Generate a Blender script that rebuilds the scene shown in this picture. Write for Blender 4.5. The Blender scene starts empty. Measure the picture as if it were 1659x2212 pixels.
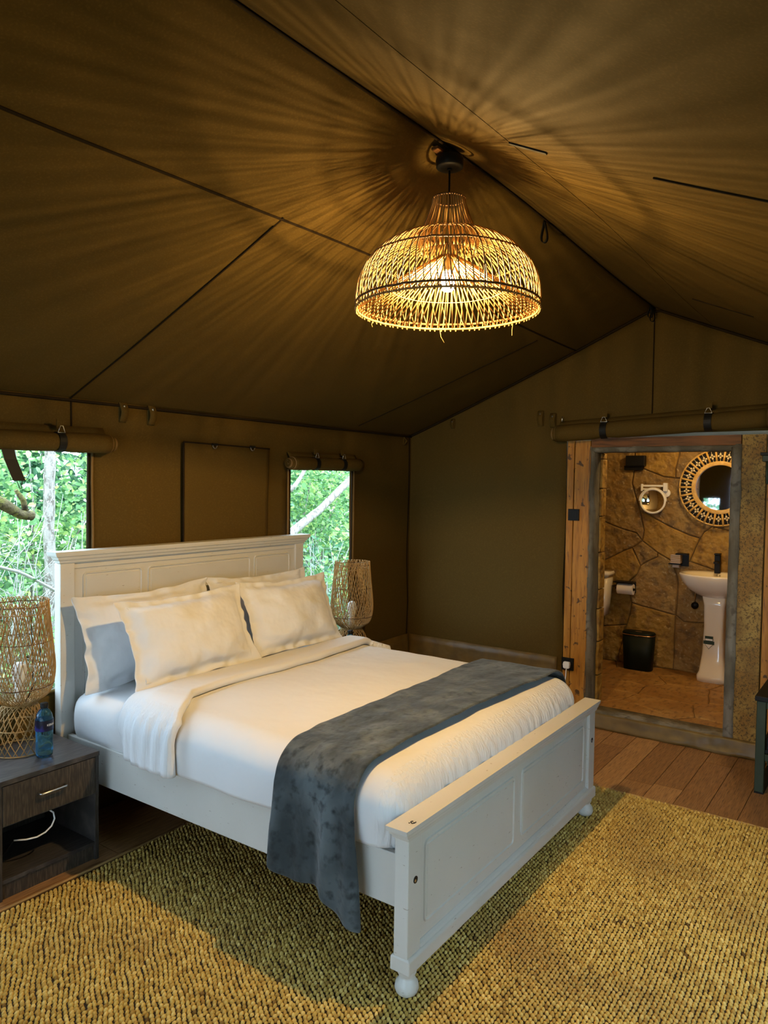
import bpy, math, random
import numpy as np
from mathutils import Vector, Matrix, noise
random.seed(7)
PI = math.pi
S = bpy.context.scene
COL = S.collection

# ------------------------------------------------------------------ camera, world, exposure
CAM = Vector((-4.828, -3.14, 1.611))
ps, th, ro = math.radians(35.277), math.radians(-2.234), math.radians(0.798)
Fw = Vector((math.cos(ps) * math.cos(th), math.sin(ps) * math.cos(th), math.sin(th)))
Rt = Vector((math.sin(ps), -math.cos(ps), 0))
Up = Rt.cross(Fw)
R2 = Rt * math.cos(ro) + Up * math.sin(ro)
U2 = -Rt * math.sin(ro) + Up * math.cos(ro)
cd = bpy.data.cameras.new('camera')
cd.sensor_fit = 'VERTICAL'
cd.sensor_height = 36.0
cd.lens = 36.0 * 1596.942 / 2212.0
cd.clip_start = 0.02
cam = bpy.data.objects.new('camera', cd)
COL.objects.link(cam)
m3 = Matrix((R2, U2, -Fw)).transposed()
cam.matrix_world = Matrix.Translation(CAM) @ m3.to_4x4()
S.camera = cam

SKY = 8.0
w = bpy.data.worlds.new('overcast_sky')
S.world = w
w.use_nodes = True
bg = w.node_tree.nodes['Background']
bg.inputs['Color'].default_value = (0.58, 0.79, 1.0, 1)
bg.inputs['Strength'].default_value = SKY

S.view_settings.view_transform = 'Standard'
S.view_settings.look = 'None'
S.view_settings.exposure = 0.0
S.view_settings.gamma = 1.0
S.view_settings.use_curve_mapping = False
PENDANT_W = 98.0           # power of the pendant's bulb
BATH_W = 24.0              # power of the bathroom ceiling bulb
WARM = (1.0, .66, .25)
cy = S.cycles
cy.max_bounces = 6; cy.diffuse_bounces = 3; cy.glossy_bounces = 3; cy.transmission_bounces = 6; cy.transparent_max_bounces = 8
cy.caustics_reflective = False; cy.caustics_refractive = False
cy.sample_clamp_indirect = 6.0
cy.adaptive_threshold = .04

# ------------------------------------------------------------------ mesh helpers
class MB:
    def __init__(s):
        s.v = []; s.f = []
    def add(s, vs, fs):
        o = len(s.v)
        s.v += [tuple(p) for p in vs]
        s.f += [tuple(i + o for i in f) for f in fs]
        return s
    def box(s, x0, x1, y0, y1, z0, z1):
        vs = [(x, y, z) for z in (z0, z1) for y in (y0, y1) for x in (x0, x1)]
        return s.add(vs, [(0, 2, 3, 1), (4, 5, 7, 6), (0, 1, 5, 4), (1, 3, 7, 5), (3, 2, 6, 7), (2, 0, 4, 6)])
    def loft(s, rings, cap=True, close=False):
        n = len(rings[0]); vs = [p for r in rings for p in r]; fs = []
        m = len(rings)
        for i in range(m if close else m - 1):
            a = i * n; b = ((i + 1) % m) * n
            for j in range(n):
                k = (j + 1) % n
                fs.append((a + j, a + k, b + k, b + j))
        if cap and not close:
            fs.append(tuple(range(n))[::-1]); fs.append(tuple((m - 1) * n + j for j in range(n)))
        return s.add(vs, fs)
    def rectloft(s, x0, x1, y0, y1, levels):
        return s.loft([[(x0 - a, y0 - b, z), (x1 + a, y0 - b, z), (x1 + a, y1 + b, z), (x0 - a, y1 + b, z)] for z, a, b in levels])
    def lathe(s, prof, cx=0, cy=0, n=24, cap=True):
        return s.loft([[(cx + r * math.cos(2 * PI * j / n), cy + r * math.sin(2 * PI * j / n), z) for j in range(n)] for r, z in prof], cap)
    def tube(s, pts, r, n=6, closed=False, cap=True):
        P = [Vector(p) for p in pts]; m = len(P); rings = []
        nrm = None
        for i in range(m):
            if closed: t = P[(i + 1) % m] - P[i - 1]
            else: t = P[min(i + 1, m - 1)] - P[max(i - 1, 0)]
            if t.length < 1e-9: t = Vector((0, 0, 1))
            t.normalize()
            if nrm is None:
                nrm = t.orthogonal().normalized()
            else:
                nrm = nrm - t * nrm.dot(t)
                if nrm.length < 1e-6: nrm = t.orthogonal()
                nrm.normalize()
            b = t.cross(nrm)
            rr = r[i] if isinstance(r, (list, tuple)) else r
            rings.append([P[i] + (nrm * math.cos(2 * PI * j / n) + b * math.sin(2 * PI * j / n)) * rr for j in range(n)])
        return s.loft(rings, cap, closed)
    def grid(s, nu, nv, fn, skip=None):
        vs = [fn(i / nu, j / nv) for j in range(nv + 1) for i in range(nu + 1)]
        fs = []
        for j in range(nv):
            for i in range(nu):
                if skip and skip((i + .5) / nu, (j + .5) / nv): continue
                a = j * (nu + 1) + i
                fs.append((a, a + 1, a + nu + 2, a + nu + 1))
        return s.add(vs, fs)
    def prism(s, ring_a, ring_b):
        n = len(ring_a)
        fs = [tuple(range(n))[::-1], tuple(range(n, 2 * n))]
        fs += [(i, (i + 1) % n, n + (i + 1) % n, n + i) for i in range(n)]
        return s.add(list(ring_a) + list(ring_b), fs)

def world_loc(o):
    p = Vector((0, 0, 0))
    while o is not None:
        p += o.location; o = o.parent
    return p

def link(name, me, parent=None):
    o = bpy.data.objects.new(name, me)
    COL.objects.link(o)
    o.parent = parent
    return o

def build(mb, name, mat, parent=None, smooth=False, bevel=0, solid=0, seg=2, origin=None, kind=None, label=None, recalc=True):
    vs = np.array(mb.v, dtype=float)
    if parent is not None: off = np.array(world_loc(parent)); loc = (0, 0, 0)
    else:
        if origin is None:
            lo, hi = vs.min(0), vs.max(0); origin = ((lo[0] + hi[0]) / 2, (lo[1] + hi[1]) / 2, lo[2])
        off = np.array(origin); loc = tuple(origin)
    me = bpy.data.meshes.new(name)
    me.from_pydata((vs - off).tolist(), [], mb.f)
    if recalc:
        import bmesh
        bm = bmesh.new(); bm.from_mesh(me)
        bmesh.ops.recalc_face_normals(bm, faces=bm.faces)
        bm.to_mesh(me); bm.free()
    if smooth: me.polygons.foreach_set('use_smooth', [True] * len(me.polygons))
    me.materials.append(mat)
    o = link(name, me, parent)
    o.location = loc
    if bevel:
        b = o.modifiers.new('edge', 'BEVEL'); b.width = bevel; b.segments = seg; b.limit_method = 'ANGLE'; b.angle_limit = math.radians(40)
        b.harden_normals = False
    if solid:
        b = o.modifiers.new('thick', 'SOLIDIFY'); b.thickness = solid; b.offset = 0
    if kind: o['kind'] = kind
    if label: o['label'] = label
    return o

def tag(o, label, cat, group=None, kind=None):
    o['label'] = label; o['category'] = cat
    if group: o['group'] = group
    if kind: o['kind'] = kind
    return o

def thing(name, loc, label, cat, group=None, kind=None):
    o = link(name, None); o.location = loc
    return tag(o, label, cat, group, kind)

def copy_tree(o, parent=None):
    c = o.copy(); COL.objects.link(c); c.parent = parent
    for ch in list(o.children): copy_tree(ch, c)
    return c

def npmesh(name, V, Fc, mat, parent=None, loc=(0, 0, 0), tone=None, smooth=True, kind=None):
    """fast path: V (n,3), Fc (m,k) arrays"""
    me = bpy.data.meshes.new(name)
    k = Fc.shape[1]
    me.vertices.add(len(V)); me.vertices.foreach_set('co', (V - np.array(loc)).astype(np.float32).ravel())
    me.loops.add(Fc.size); me.loops.foreach_set('vertex_index', Fc.astype(np.int32).ravel())
    me.polygons.add(len(Fc)); me.polygons.foreach_set('loop_start', np.arange(0, Fc.size, k, dtype=np.int32))
    me.polygons.foreach_set('loop_total', np.full(len(Fc), k, dtype=np.int32))
    me.polygons.foreach_set('use_smooth', np.full(len(Fc), smooth))
    me.update(calc_edges=True)
    if tone is not None:
        a = me.attributes.new('tone', 'FLOAT', 'POINT'); a.data.foreach_set('value', tone.astype(np.float32))
    me.materials.append(mat)
    o = link(name, me, parent)
    if parent is None: o.location = loc
    if kind: o['kind'] = kind
    return o

def nz(x, y, z=0.0):
    return noise.noise(Vector((x, y, z)))

# ------------------------------------------------------------------ materials
def M(name, col, rough=.6, metal=0.0, var=(), bump=None, spec=.5, trans=0.0, emit=None, estr=0.0, sheen=0.0, coat=0.0, ior=1.45, translucent=0.0, tone=None, alpha=1.0):
    m = bpy.data.materials.new(name); m.use_nodes = True
    nt = m.node_tree; N = nt.nodes; Lk = nt.links
    p = N['Principled BSDF']
    p.inputs['Base Color'].default_value = (*col, 1)
    p.inputs['Roughness'].default_value = rough
    p.inputs['Metallic'].default_value = metal
    p.inputs['Specular IOR Level'].default_value = spec
    p.inputs['IOR'].default_value = ior
    p.inputs['Transmission Weight'].default_value = trans
    p.inputs['Sheen Weight'].default_value = sheen
    p.inputs['Coat Weight'].default_value = coat
    if alpha < 1: p.inputs['Alpha'].default_value = alpha
    if emit:
        p.inputs['Emission Color'].default_value = (*emit, 1); p.inputs['Emission Strength'].default_value = estr
    tc = N.new('ShaderNodeTexCoord')
    def mapped(scale, stretch):
        mp = N.new('ShaderNodeMapping'); mp.inputs['Scale'].default_value = tuple(scale * k for k in stretch)
        Lk.new(tc.outputs['Object'], mp.inputs['Vector'])
        return mp.outputs['Vector']
    cur = None
    if tone:
        at = N.new('ShaderNodeAttribute'); at.attribute_name = 'tone'
        rp = N.new('ShaderNodeValToRGB')
        els = rp.color_ramp.elements
        els[0].position = tone[0][0]; els[0].color = (*tone[0][1], 1)
        els[1].position = tone[-1][0]; els[1].color = (*tone[-1][1], 1)
        for pos, c in tone[1:-1]:
            e = els.new(pos); e.color = (*c, 1)
        Lk.new(at.outputs['Fac'], rp.inputs['Fac']); cur = rp.outputs['Color']
    for v in var:
        scale, c2, lo, hi = v[:4]; stretch = v[4] if len(v) > 4 else (1, 1, 1); detail = v[5] if len(v) > 5 else 2.5
        nx = N.new('ShaderNodeTexNoise'); nx.inputs['Scale'].default_value = 1.0; nx.inputs['Detail'].default_value = detail
        Lk.new(mapped(scale, stretch), nx.inputs['Vector'])
        mr = N.new('ShaderNodeMapRange'); mr.inputs['From Min'].default_value = lo; mr.inputs['From Max'].default_value = hi
        Lk.new(nx.outputs['Fac'], mr.inputs['Value'])
        mx = N.new('ShaderNodeMix'); mx.data_type = 'RGBA'
        Lk.new(mr.outputs['Result'], mx.inputs['Factor'])
        if cur is None: mx.inputs[6].default_value = (*col, 1)
        else: Lk.new(cur, mx.inputs[6])
        mx.inputs[7].default_value = (*c2, 1)
        cur = mx.outputs[2]
    if cur is not None: Lk.new(cur, p.inputs['Base Color'])
    if bump:
        last = None
        for b in (bump if isinstance(bump[0], (tuple, list)) else (bump,)):
            scale, strength = b[:2]; stretch = b[2] if len(b) > 2 else (1, 1, 1); dist = b[3] if len(b) > 3 else .01
            nx = N.new('ShaderNodeTexNoise'); nx.inputs['Scale'].default_value = 1.0; nx.inputs['Detail'].default_value = 2.5
            Lk.new(mapped(scale, stretch), nx.inputs['Vector'])
            bp = N.new('ShaderNodeBump'); bp.inputs['Strength'].default_value = strength; bp.inputs['Distance'].default_value = dist
            Lk.new(nx.outputs['Fac'], bp.inputs['Height'])
            if last: Lk.new(last, bp.inputs['Normal'])
            last = bp.outputs['Normal']
        Lk.new(last, p.inputs['Normal'])
    if translucent:
        tr = N.new('ShaderNodeBsdfTranslucent'); ms = N.new('ShaderNodeMixShader'); ms.inputs[0].default_value = translucent
        tr.inputs['Color'].default_value = (*col, 1)
        if cur is not None: Lk.new(cur, tr.inputs['Color'])
        Lk.new(p.outputs[0], ms.inputs[1]); Lk.new(tr.outputs[0], ms.inputs[2])
        Lk.new(ms.outputs[0], N['Material Output'].inputs['Surface'])
    return m

CANVAS = M('canvas', (.092, .056, .012), .85, var=[(160, (.114, .070, .016), .5, .75, (1, 1, 1), 1)], bump=(3.5, .4, (1, 1, 1), .03), spec=.15)
CANVAS_HEM = M('canvas_hem', (.20, .125, .05), .85, bump=(200, .2), spec=.15)
SEAM = M('canvas_seam', (.022, .014, .007), .9, spec=.1)
PVC = M('pvc_groundsheet', (.17, .105, .028), .42, var=[(9, (.12, .075, .022), .4, .65)], bump=(7, .5, (1, 1, 1), .03), spec=.5)
BLACK = M('black_webbing', (.008, .008, .008), .55, spec=.3)
BLACKM = M('black_metal', (.006, .006, .006), .5, spec=.25)
STEEL = M('steel', (.6, .6, .58), .3, 1.0)
WHITEP = M('white_paint', (.64, .625, .575), .42, var=[(3, (.60, .585, .53), .4, .7), (34, (.42, .38, .32), .70, .74, (1, 1, 3.5))], bump=(60, .05, (.3, 3, 1)))
LINEN = M('white_cotton', (.78, .78, .78), .8, bump=[(9, .18, (1, 1, 1), .03)], spec=.2, sheen=.1)
LINEN_G = M('gathered_cotton', (.78, .78, .78), .8, bump=[(1, .55, (75, 75, 5), .012), (9, .18, (1, 1, 1), .03)], spec=.2, sheen=.1)
LINENP = M('white_pillow_cotton', (.78, .78, .78), .8, bump=[(5, .35, (1, 1, 1), .06), (12, .3, (1, 1, 1), .03)], spec=.2, sheen=.1)
VELVET = M('grey_velvet', (.045, .055, .058), .85, var=[(7, (.125, .148, .155), .47, .72, (1, 1, .6)), (30, (.026, .032, .034), .5, .72)], bump=(18, .5, (1, 1, 1), .02), spec=.1, sheen=.28)  # lighter patches put the velvet's uneven sheen into the colour
DARKWOOD = M('dark_laminate', (.030, .025, .021), .5, var=[(16, (.070, .058, .049), .42, .68, (14, 1, 1)), (9, (.03, .026, .024), .55, .72, (20, 1, 1))], spec=.4)
DARKWOODX = M('dark_laminate_top', (.034, .030, .028), .42, var=[(16, (.082, .073, .066), .42, .68, (1, 14, 1)), (9, (.03, .027, .026), .55, .72, (1, 20, 1))], spec=.45)
DARKWOODZ = M('dark_laminate_front', (.040, .031, .022), .5, var=[(16, (.088, .068, .048), .42, .68, (9, 1, 1.2)), (9, (.035, .028, .022), .55, .72, (10, 1, 1))], spec=.4)
RATTAN = M('rattan', (.34, .20, .07), .5, var=[(12, (.46, .28, .10), .4, .65, (1, 1, 1), 1)], spec=.35)
RATTAND = M('rattan_binding', (.09, .045, .018), .6, var=[(120, (.2, .11, .045), .45, .6)], spec=.3)
BULBW = M('frosted_bulb', (.9, .9, .88), .35, spec=.5)
BULBB = M('bulb_collar', (.75, .72, .66), .5)
PLASTICW = M('white_plastic', (.85, .85, .84), .35)
CERAMIC = M('white_ceramic', (.86, .80, .70), .12, spec=.6, coat=.5)
FLOORW = M('wood_floor', (.30, .155, .058), .4, var=[(7, (.40, .215, .085), .4, .65, (1, 9, 1)), (22, (.135, .055, .024), .5, .72, (.6, 10, 1))], bump=(20, .06, (.6, 8, 1)), spec=.45)
FLOORW2 = M('wood_floor_dark', (.25, .125, .046), .4, var=[(7, (.33, .17, .066), .4, .65, (1, 9, 1)), (22, (.10, .042, .02), .5, .72, (.6, 10, 1))], bump=(20, .06, (.6, 8, 1)), spec=.45)
FLOORW3 = M('wood_floor_light', (.36, .195, .075), .4, var=[(7, (.45, .25, .10), .4, .65, (1, 9, 1)), (22, (.16, .07, .03), .5, .72, (.6, 10, 1))], bump=(20, .06, (.6, 8, 1)), spec=.45)
FLOORJ = M('floor_joint', (.06, .028, .014), .8)
JUTE = M('jute_braid', (.5, .36, .13), .8, tone=[(0, (.13, .075, .022)), (.12, (.37, .225, .05)), (.5, (.58, .40, .10)), (1, (.76, .57, .19))], spec=.2,
         var=[(1.6, (.33, .205, .062), .52, .78)])
JUTEB = M('jute_backing', (.02, .012, .004), .95)
PINE = M('varnished_pine', (.37, .15, .016), .5, var=[(6, (.47, .21, .03), .4, .65, (1, 6, .6)), (18, (.21, .085, .02), .56, .70, (1, 7, .5)), (26, (.09, .045, .015), .64, .70)], bump=(14, .12, (1, 5, .5)), spec=.35)
PINEO = M('weathered_pine', (.25, .135, .027), .6, var=[(5, (.40, .27, .075), .45, .65), (55, (.13, .08, .022), .50, .66), (140, (.035, .024, .01), .58, .68), (4, (.16, .085, .02), .56, .70, (1, 1, .5))], bump=(30, .25), spec=.3)
PINER = M('red_stained_lintel', (.20, .075, .018), .55, var=[(10, (.11, .045, .012), .45, .65, (1, .5, 6))], spec=.3)
CONC = M('grey_cement', (.12, .105, .075), .9, var=[(7, (.22, .20, .16), .45, .62, (1, 1, .4)), (26, (.12, .105, .08), .55, .7)], bump=[(22, .6, (1, 1, .5), .02), (90, .4, (1, 1, 1), .005)], spec=.2)
STONE = M('brown_stone', (.29, .165, .030), .6, var=[(4, (.42, .255, .055), .42, .66), (13, (.17, .09, .024), .5, .7), (45, (.46, .31, .11), .64, .76)], bump=[(6, .8, (1, 1, 1), .04), (24, .75, (1, 1, 1), .02)], spec=.4)
STONE2 = M('brown_stone_grey', (.24, .14, .042), .62, var=[(4, (.31, .20, .065), .42, .66), (13, (.14, .09, .04), .5, .7), (45, (.40, .31, .17), .62, .74)], bump=[(6, .8, (1, 1, 1), .04), (24, .75, (1, 1, 1), .02)], spec=.4)
STONEF = M('brown_floor_stone', (.33, .165, .045), .5, var=[(5, (.42, .24, .08), .42, .66, (1.5, 1, 1)), (16, (.20, .10, .03), .5, .7, (1, 2, 1))], bump=[(6, .5, (1, 2, 1), .03), (40, .4, (1, 1, 1), .008)], spec=.45)
GROUT = M('mortar', (.16, .095, .04), .9, bump=(40, .4))
PLASTER = M('cream_plaster', (.62, .52, .36), .8)
BINM = M('dark_green_plastic', (.004, .008, .005), .55, spec=.25)
BRASS = M('rose_gold_trim', (.7, .42, .25), .3, 1.0)
MIRRORM = M('mirror_glass', (.92, .92, .92), .02, 1.0)
BAMBOO = M('bamboo', (.62, .38, .10), .45, var=[(30, (.75, .52, .20), .4, .65)], spec=.4)
BAMBOOD = M('dark_backing', (.012, .009, .006), .7)
BEAD = M('cream_bead', (.85, .75, .55), .4)
GREENM = M('green_powdercoat', (.022, .034, .017), .5, var=[(8, (.028, .042, .022), .4, .6)], spec=.4)
BLUEPET = M('blue_bottle_plastic', (.12, .46, .86), .06, trans=.9, ior=1.25)
LABELM = M('navy_bottle_wrap', (.006, .006, .022), .35, var=[(18, (.02, .02, .16), .5, .6)])
INKW = M('white_print', (.9, .9, .9), .5)
INKB = M('black_ink', (.006, .006, .006), .6)
INKG = M('dark_green_print', (.012, .035, .02), .5)
TISSUE = M('tissue_paper', (.88, .84, .76), .9)
SOAPM = M('folded_cloth', (.42, .33, .27), .8)
BARK = M('pale_bark', (.42, .37, .31), .9, var=[(30, (.20, .165, .125), .45, .62, (1, 1, .4)), (60, (.6, .57, .5), .55, .7)], bump=(40, .6, (1, 1, .4), .01))
MOSSY = M('mossy_bark', (.16, .12, .05), .9, var=[(14, (.22, .20, .04), .45, .62), (40, (.07, .05, .025), .5, .65)], bump=(40, .7, (1, 1, 1), .015))
TWIG = M('dry_twig', (.50, .48, .42), .8)
LEAF = M('leaf', (.12, .28, .05), .3, tone=[(0, (.06, .17, .05)), (.45, (.26, .50, .18)), (.8, (.56, .75, .26)), (1, (.85, .83, .24))], translucent=.4, spec=.5)
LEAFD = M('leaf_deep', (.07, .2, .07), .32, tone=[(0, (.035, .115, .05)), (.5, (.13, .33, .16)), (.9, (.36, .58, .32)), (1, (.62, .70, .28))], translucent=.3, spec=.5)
GRASSM = M('undergrowth_leaf', (.12, .26, .06), .6, tone=[(0, (.05, .10, .03)), (.5, (.13, .25, .07)), (1, (.40, .42, .20))], translucent=.3)
EARTH = M('earth', (.13, .12, .07), .95, var=[(3, (.09, .13, .05), .4, .65)], bump=(20, .5))
FLYW = M('white_fly_canvas', (.72, .76, .74), .7)
GALV = M('galvanised_pole', (.45, .48, .48), .4, .6)

# ------------------------------------------------------------------ tent shell
EAVE, YB, YF, XG, XE = 1.985, .03, -3.63, 0.0, -6.3
def ridge_z(x): return 2.742 + .05 * math.exp(-((x + 2.2) / 1.15) ** 2)
def roof_z(x, y):
    s = abs(y + 1.8) / 1.83
    return ridge_z(x) * (1 - s) + EAVE * s - .014 * math.sin(PI * min(s, 1)) + .006 * nz(x * 1.7, y * 1.7, 3.1) * min(1, s * 4) * min(1, max(0, (1 - s) * 4))

def roof_half(sign):
    mb = MB()
    def fn(u, v):
        x = XE - .05 + u * (0.10 - XE); s = v * 1.035
        y = -1.8 + sign * s * 1.83
        return (x, y, roof_z(x, y))
    mb.grid(90, 30, fn)
    return mb
ceiling = thing('ceiling', (-3, -1.8, 1.985), 'brown canvas tent roof pitched over the bed', 'tent roof', kind='structure')
build(roof_half(1), 'roof_panel', CANVAS, ceiling, True, solid=.004)
build(roof_half(-1), 'roof_panel', CANVAS, ceiling, True, solid=.004)
def roof_strip(x0, y0, x1, y1, wd, mat, name, n=40, off=.005, parent=ceiling, drop=.0, solid=.004):
    mb = MB()
    dx, dy = x1 - x0, y1 - y0; L = math.hypot(dx, dy); px, py = -dy / L, dx / L
    def fn(u, v):
        a = (v - .5) * wd; x = x0 + dx * u + px * a; y = y0 + dy * u + py * a
        return (x, y, roof_z(x, y) - off - drop)
    mb.grid(n, 1, fn)
    return build(mb, name, mat, parent, solid=solid)
roof_strip(XE, -1.292, -.02, -1.292, .007, SEAM, 'seam', 80)
roof_strip(XE, -1.270, -.02, -1.270, .03, CANVAS, 'seam_hem', 80, .003)
roof_strip(-2.87, -1.30, -2.87, .02, .006, SEAM, 'seam')
roof_strip(XE, -2.14, -.05, -2.14, .024, CANVAS, 'seam', 80, .0032, solid=.001)
roof_strip(-2.79, -2.56, -2.79, -3.6, .007, SEAM, 'seam')
roof_strip(-2.815, -2.15, -2.80, -2.26, .016, BLACK, 'seam_slit', 6)
roof_strip(-.86, -2.22, -.84, -2.50, .008, SEAM, 'seam', 8)
roof_strip(-.75, -.03, -.55, -1.25, .007, SEAM, 'seam')
mb = MB()   # thin dark line: a rolled hem along the ridge
mb.tube([(x, -1.8, ridge_z(x) - .008) for x in np.linspace(XE, -.01, 60)], .005, 6)
build(mb, 'ridge_hem', SEAM, ceiling, True)

def cdisp(a, z, seed):
    e = math.exp(-((z - .9) / .6) ** 2)
    fold = .022 * math.sin(9 * (a * .75 + z * .8) + 2 * nz(a, z, seed)) * e * (.4 + nz(a * 1.1, z, seed + 3))
    return .012 * nz(a * 1.3, z * 1.1, seed) + .007 * nz(a * 3 + z * 2, z * 2.2 - a, seed + 5) + fold
# side wall with two window openings (behind the headboard)
W1 = (-3.75, -2.788, .645, 1.735)     # x0,x1,z0,z1
W2 = (-1.385, -.762, .60, 1.69)
def wall_with_holes(a_lo, a_hi, zt, holes, axis, const, seed, ztop=None, step=.075):
    """one grid of canvas whose lines run along the edges of the openings"""
    zc = 1.95 if ztop else zt
    def lines(lo, hi, cuts):
        c = sorted({lo, hi, *[q for q in cuts if lo < q < hi]}); out = [c[0]]
        for p, q in zip(c, c[1:]):
            k = max(1, round((q - p) / step)); out += [p + (q - p) * (i + 1) / k for i in range(k)]
        return out
    A = lines(a_lo, a_hi, [q for h in holes for q in h[:2]] + ([-1.8] if ztop else [])); Z = lines(0, zc, [q for h in holes for q in h[2:]])
    nf = 10 if ztop else 0
    mb = MB(); na = len(A)
    for r in range(len(Z) + nf):
        for a in A:
            z = Z[r] if r < len(Z) else zc + (ztop(a) - zc) * (r - len(Z) + 1) / nf
            d = cdisp(a, z, seed)
            mb.v.append((a, const + d, z) if axis == 'y' else (const + d, a, z))
    for r in range(len(Z) + nf - 1):
        for i in range(na - 1):
            am = (A[i] + A[i + 1]) / 2; zm = (Z[r] + Z[r + 1]) / 2 if r + 1 < len(Z) else 9
            if any(h[0] < am < h[1] and h[2] < zm < h[3] for h in holes): continue
            q = r * na + i; mb.f.append((q, q + 1, q + na + 1, q + na))
    return mb
wb = build(wall_with_holes(XE - .06, .06, EAVE, [W1, W2], 'y', YB, 1.0), 'wall_back', CANVAS, None, True, solid=.004)
tag(wb, 'brown canvas tent wall behind the headboard with two window openings', 'tent wall', kind='structure')
WR2 = (-4.3, -2.1, .50, 1.70)  # unseen side window, added and sized to bring daylight to the footboard
wf = build(wall_with_holes(XE - .06, .06, EAVE, [WR2], 'y', YF, 9.0), 'wall_front', CANVAS, None, True, solid=.004)
tag(wf, 'brown canvas side wall of the tent facing the foot of the bed', 'tent wall', kind='structure')
DO = (-2.53, -1.238, 0, 1.95)
wr = build(wall_with_holes(YF - .06, YB + .06, 0, [DO], 'x', XG, 4.0, lambda y: roof_z(0, y)), 'wall_right', CANVAS, None, True, solid=.004)
tag(wr, 'olive canvas gable wall with the bathroom doorway cut into it', 'tent wall', kind='structure')
wl = build(wall_with_holes(YF - .06, YB + .06, 0, [(-3.05, -.60, 0, 1.93), (-.40, -.14, .6, 1.42)], 'x', XE, 6.0, lambda y: roof_z(XE, y)), 'wall_left', CANVAS, None, True, solid=.004)
tag(wl, 'brown canvas entrance gable of the tent, open to daylight', 'tent wall', kind='structure')
# seams on the wall
def vstrip(x, z0, z1, wd, mat, name, parent, y=YB, n=12):
    mb = MB(); mb.grid(1, n, lambda u, v: (x + (u - .5) * wd, y + cdisp(x, z0 + (z1 - z0) * v, 1.0) - .006, z0 + (z1 - z0) * v))
    return build(mb, name, mat, parent, solid=.003)
vstrip(-2.868, 1.84, 1.985, .006, SEAM, 'seam', wb)
vstrip(-.03, .05, 1.98, .012, SEAM, 'seam', wb)
mb = MB(); mb.tube([(x, YB - .012, EAVE - .012) for x in np.linspace(XE, -.01, 50)], .007, 6); build(mb, 'eave_seam', SEAM, wb, True)
mb = MB(); mb.tube([(-.014, y, roof_z(0, y) - .012) for y in np.linspace(YB, YF, 50)], .008, 6); build(mb, 'gable_seam', SEAM, wr, True)
mb = MB(); mb.tube([(-.012 + cdisp(-1.8, z, 4.0), -1.8, z) for z in np.linspace(1.98, 2.72, 12)], .003, 5); build(mb, 'centre_seam', SEAM, wr, True)

# window hems (zip strips) and openings as window_n
def window(n, Wd, label):
    o = thing('window_%d' % n, ((Wd[0] + Wd[1]) / 2, YB, Wd[2]), label, 'window', kind='structure')
    for x, sgn in ((Wd[0], -1), (Wd[1], 1)):
        mb = MB(); mb.tube([(x + .004 * sgn + .003 * nz(x, z * 5), YB - .012, z) for z in np.linspace(Wd[2], Wd[3], 16)], .006, 6); build(mb, 'hem_piping', SEAM, o, True)
        mb = MB(); mb.tube([(x + .022 * sgn + .004 * nz(x + 3, z * 4), YB - .014, z) for z in np.linspace(Wd[2], Wd[3], 16)], .0075, 6); build(mb, 'zip_strip', CANVAS_HEM, o, True)
    mb = MB(); mb.tube([(x, YB - .012, Wd[2] - .006) for x in np.linspace(Wd[0], Wd[1], 8)], .008, 6); build(mb, 'sill_hem', CANVAS, o, True)
    return o
window(1, W1, 'open tent window beside the left-hand bedside lamp')
window(2, W2, 'narrow open tent window between headboard and far lamp')

# groundsheet upstand along the walls
mb = MB()
def stripf(u, v):
    x = -1.25 + 1.25 * u; z = .44 * v
    return (x, YB - .02 - .012 * (1 - v) + .010 * nz(x * 5, z * 7, 2) * (1 - abs(2 * v - 1)), z + .006 * nz(x * 4, 0, 8) * v)
mb.grid(24, 6, stripf)
o = build(mb, 'baseboard_back', PVC, None, True, solid=.003)
tag(o, 'tan groundsheet upstand along the wall behind the far nightstand', 'groundsheet', kind='structure')
mb = MB()
def stripg(u, v):
    y = YB - .02 - (1.22) * u; z = (.44 - .005 * u) * v
    return (-.02 - .014 * (1 - v) + .016 * nz(y * 4 + z * 5, z * 6, 5) * (1 - abs(2 * v - 1)), y, z + .008 * nz(y * 4, 0, 3) * v)
mb.grid(30, 8, stripg)
o = build(mb, 'baseboard_right', PVC, None, True, solid=.003)
tag(o, 'tan slack groundsheet upstand along the gable wall beside the doorway', 'groundsheet', kind='structure')

# ------------------------------------------------------------------ floor of printed planks
floor = thing('floor', (-3, -1.8, -.02), 'brown wood plank floor of the tent', 'floor', kind='structure')
mb = MB(); mb.box(XE - .3, .03, YF - .1, YB + .1, -.06, -.006); build(mb, 'subfloor', FLOORJ, floor)
PW, PL = .150, 1.22
cache = {}
r_ = random.Random(3)
row = 0; y = YB
while y > YF:
    y2 = max(YF, y - PW)
    x = XE - r_.random() * PL
    while x < 0:
        a, b = max(XE, x), min(-.002, x + PL)
        if b - a > .03:
            mt = r_.choice((FLOORW, FLOORW, FLOORW2, FLOORW3))
            key = (round(b - a, 2), round(y - y2, 3), mt.name)
            if key not in cache:
                mb = MB(); L = key[0] - .003; Wd = key[1] - .003
                mb.box(0, L, -Wd, 0, -.006, 0)
                ob = build(mb, 'plank', mt, None, origin=(0, 0, 0)); ob.parent = floor; cache[key] = ob.data
            else:
                ob = link('plank', cache[key], floor)
            ob.location = Vector((a, y, 0)) - floor.location
        x += PL
    y = y2; row += 1

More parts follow.
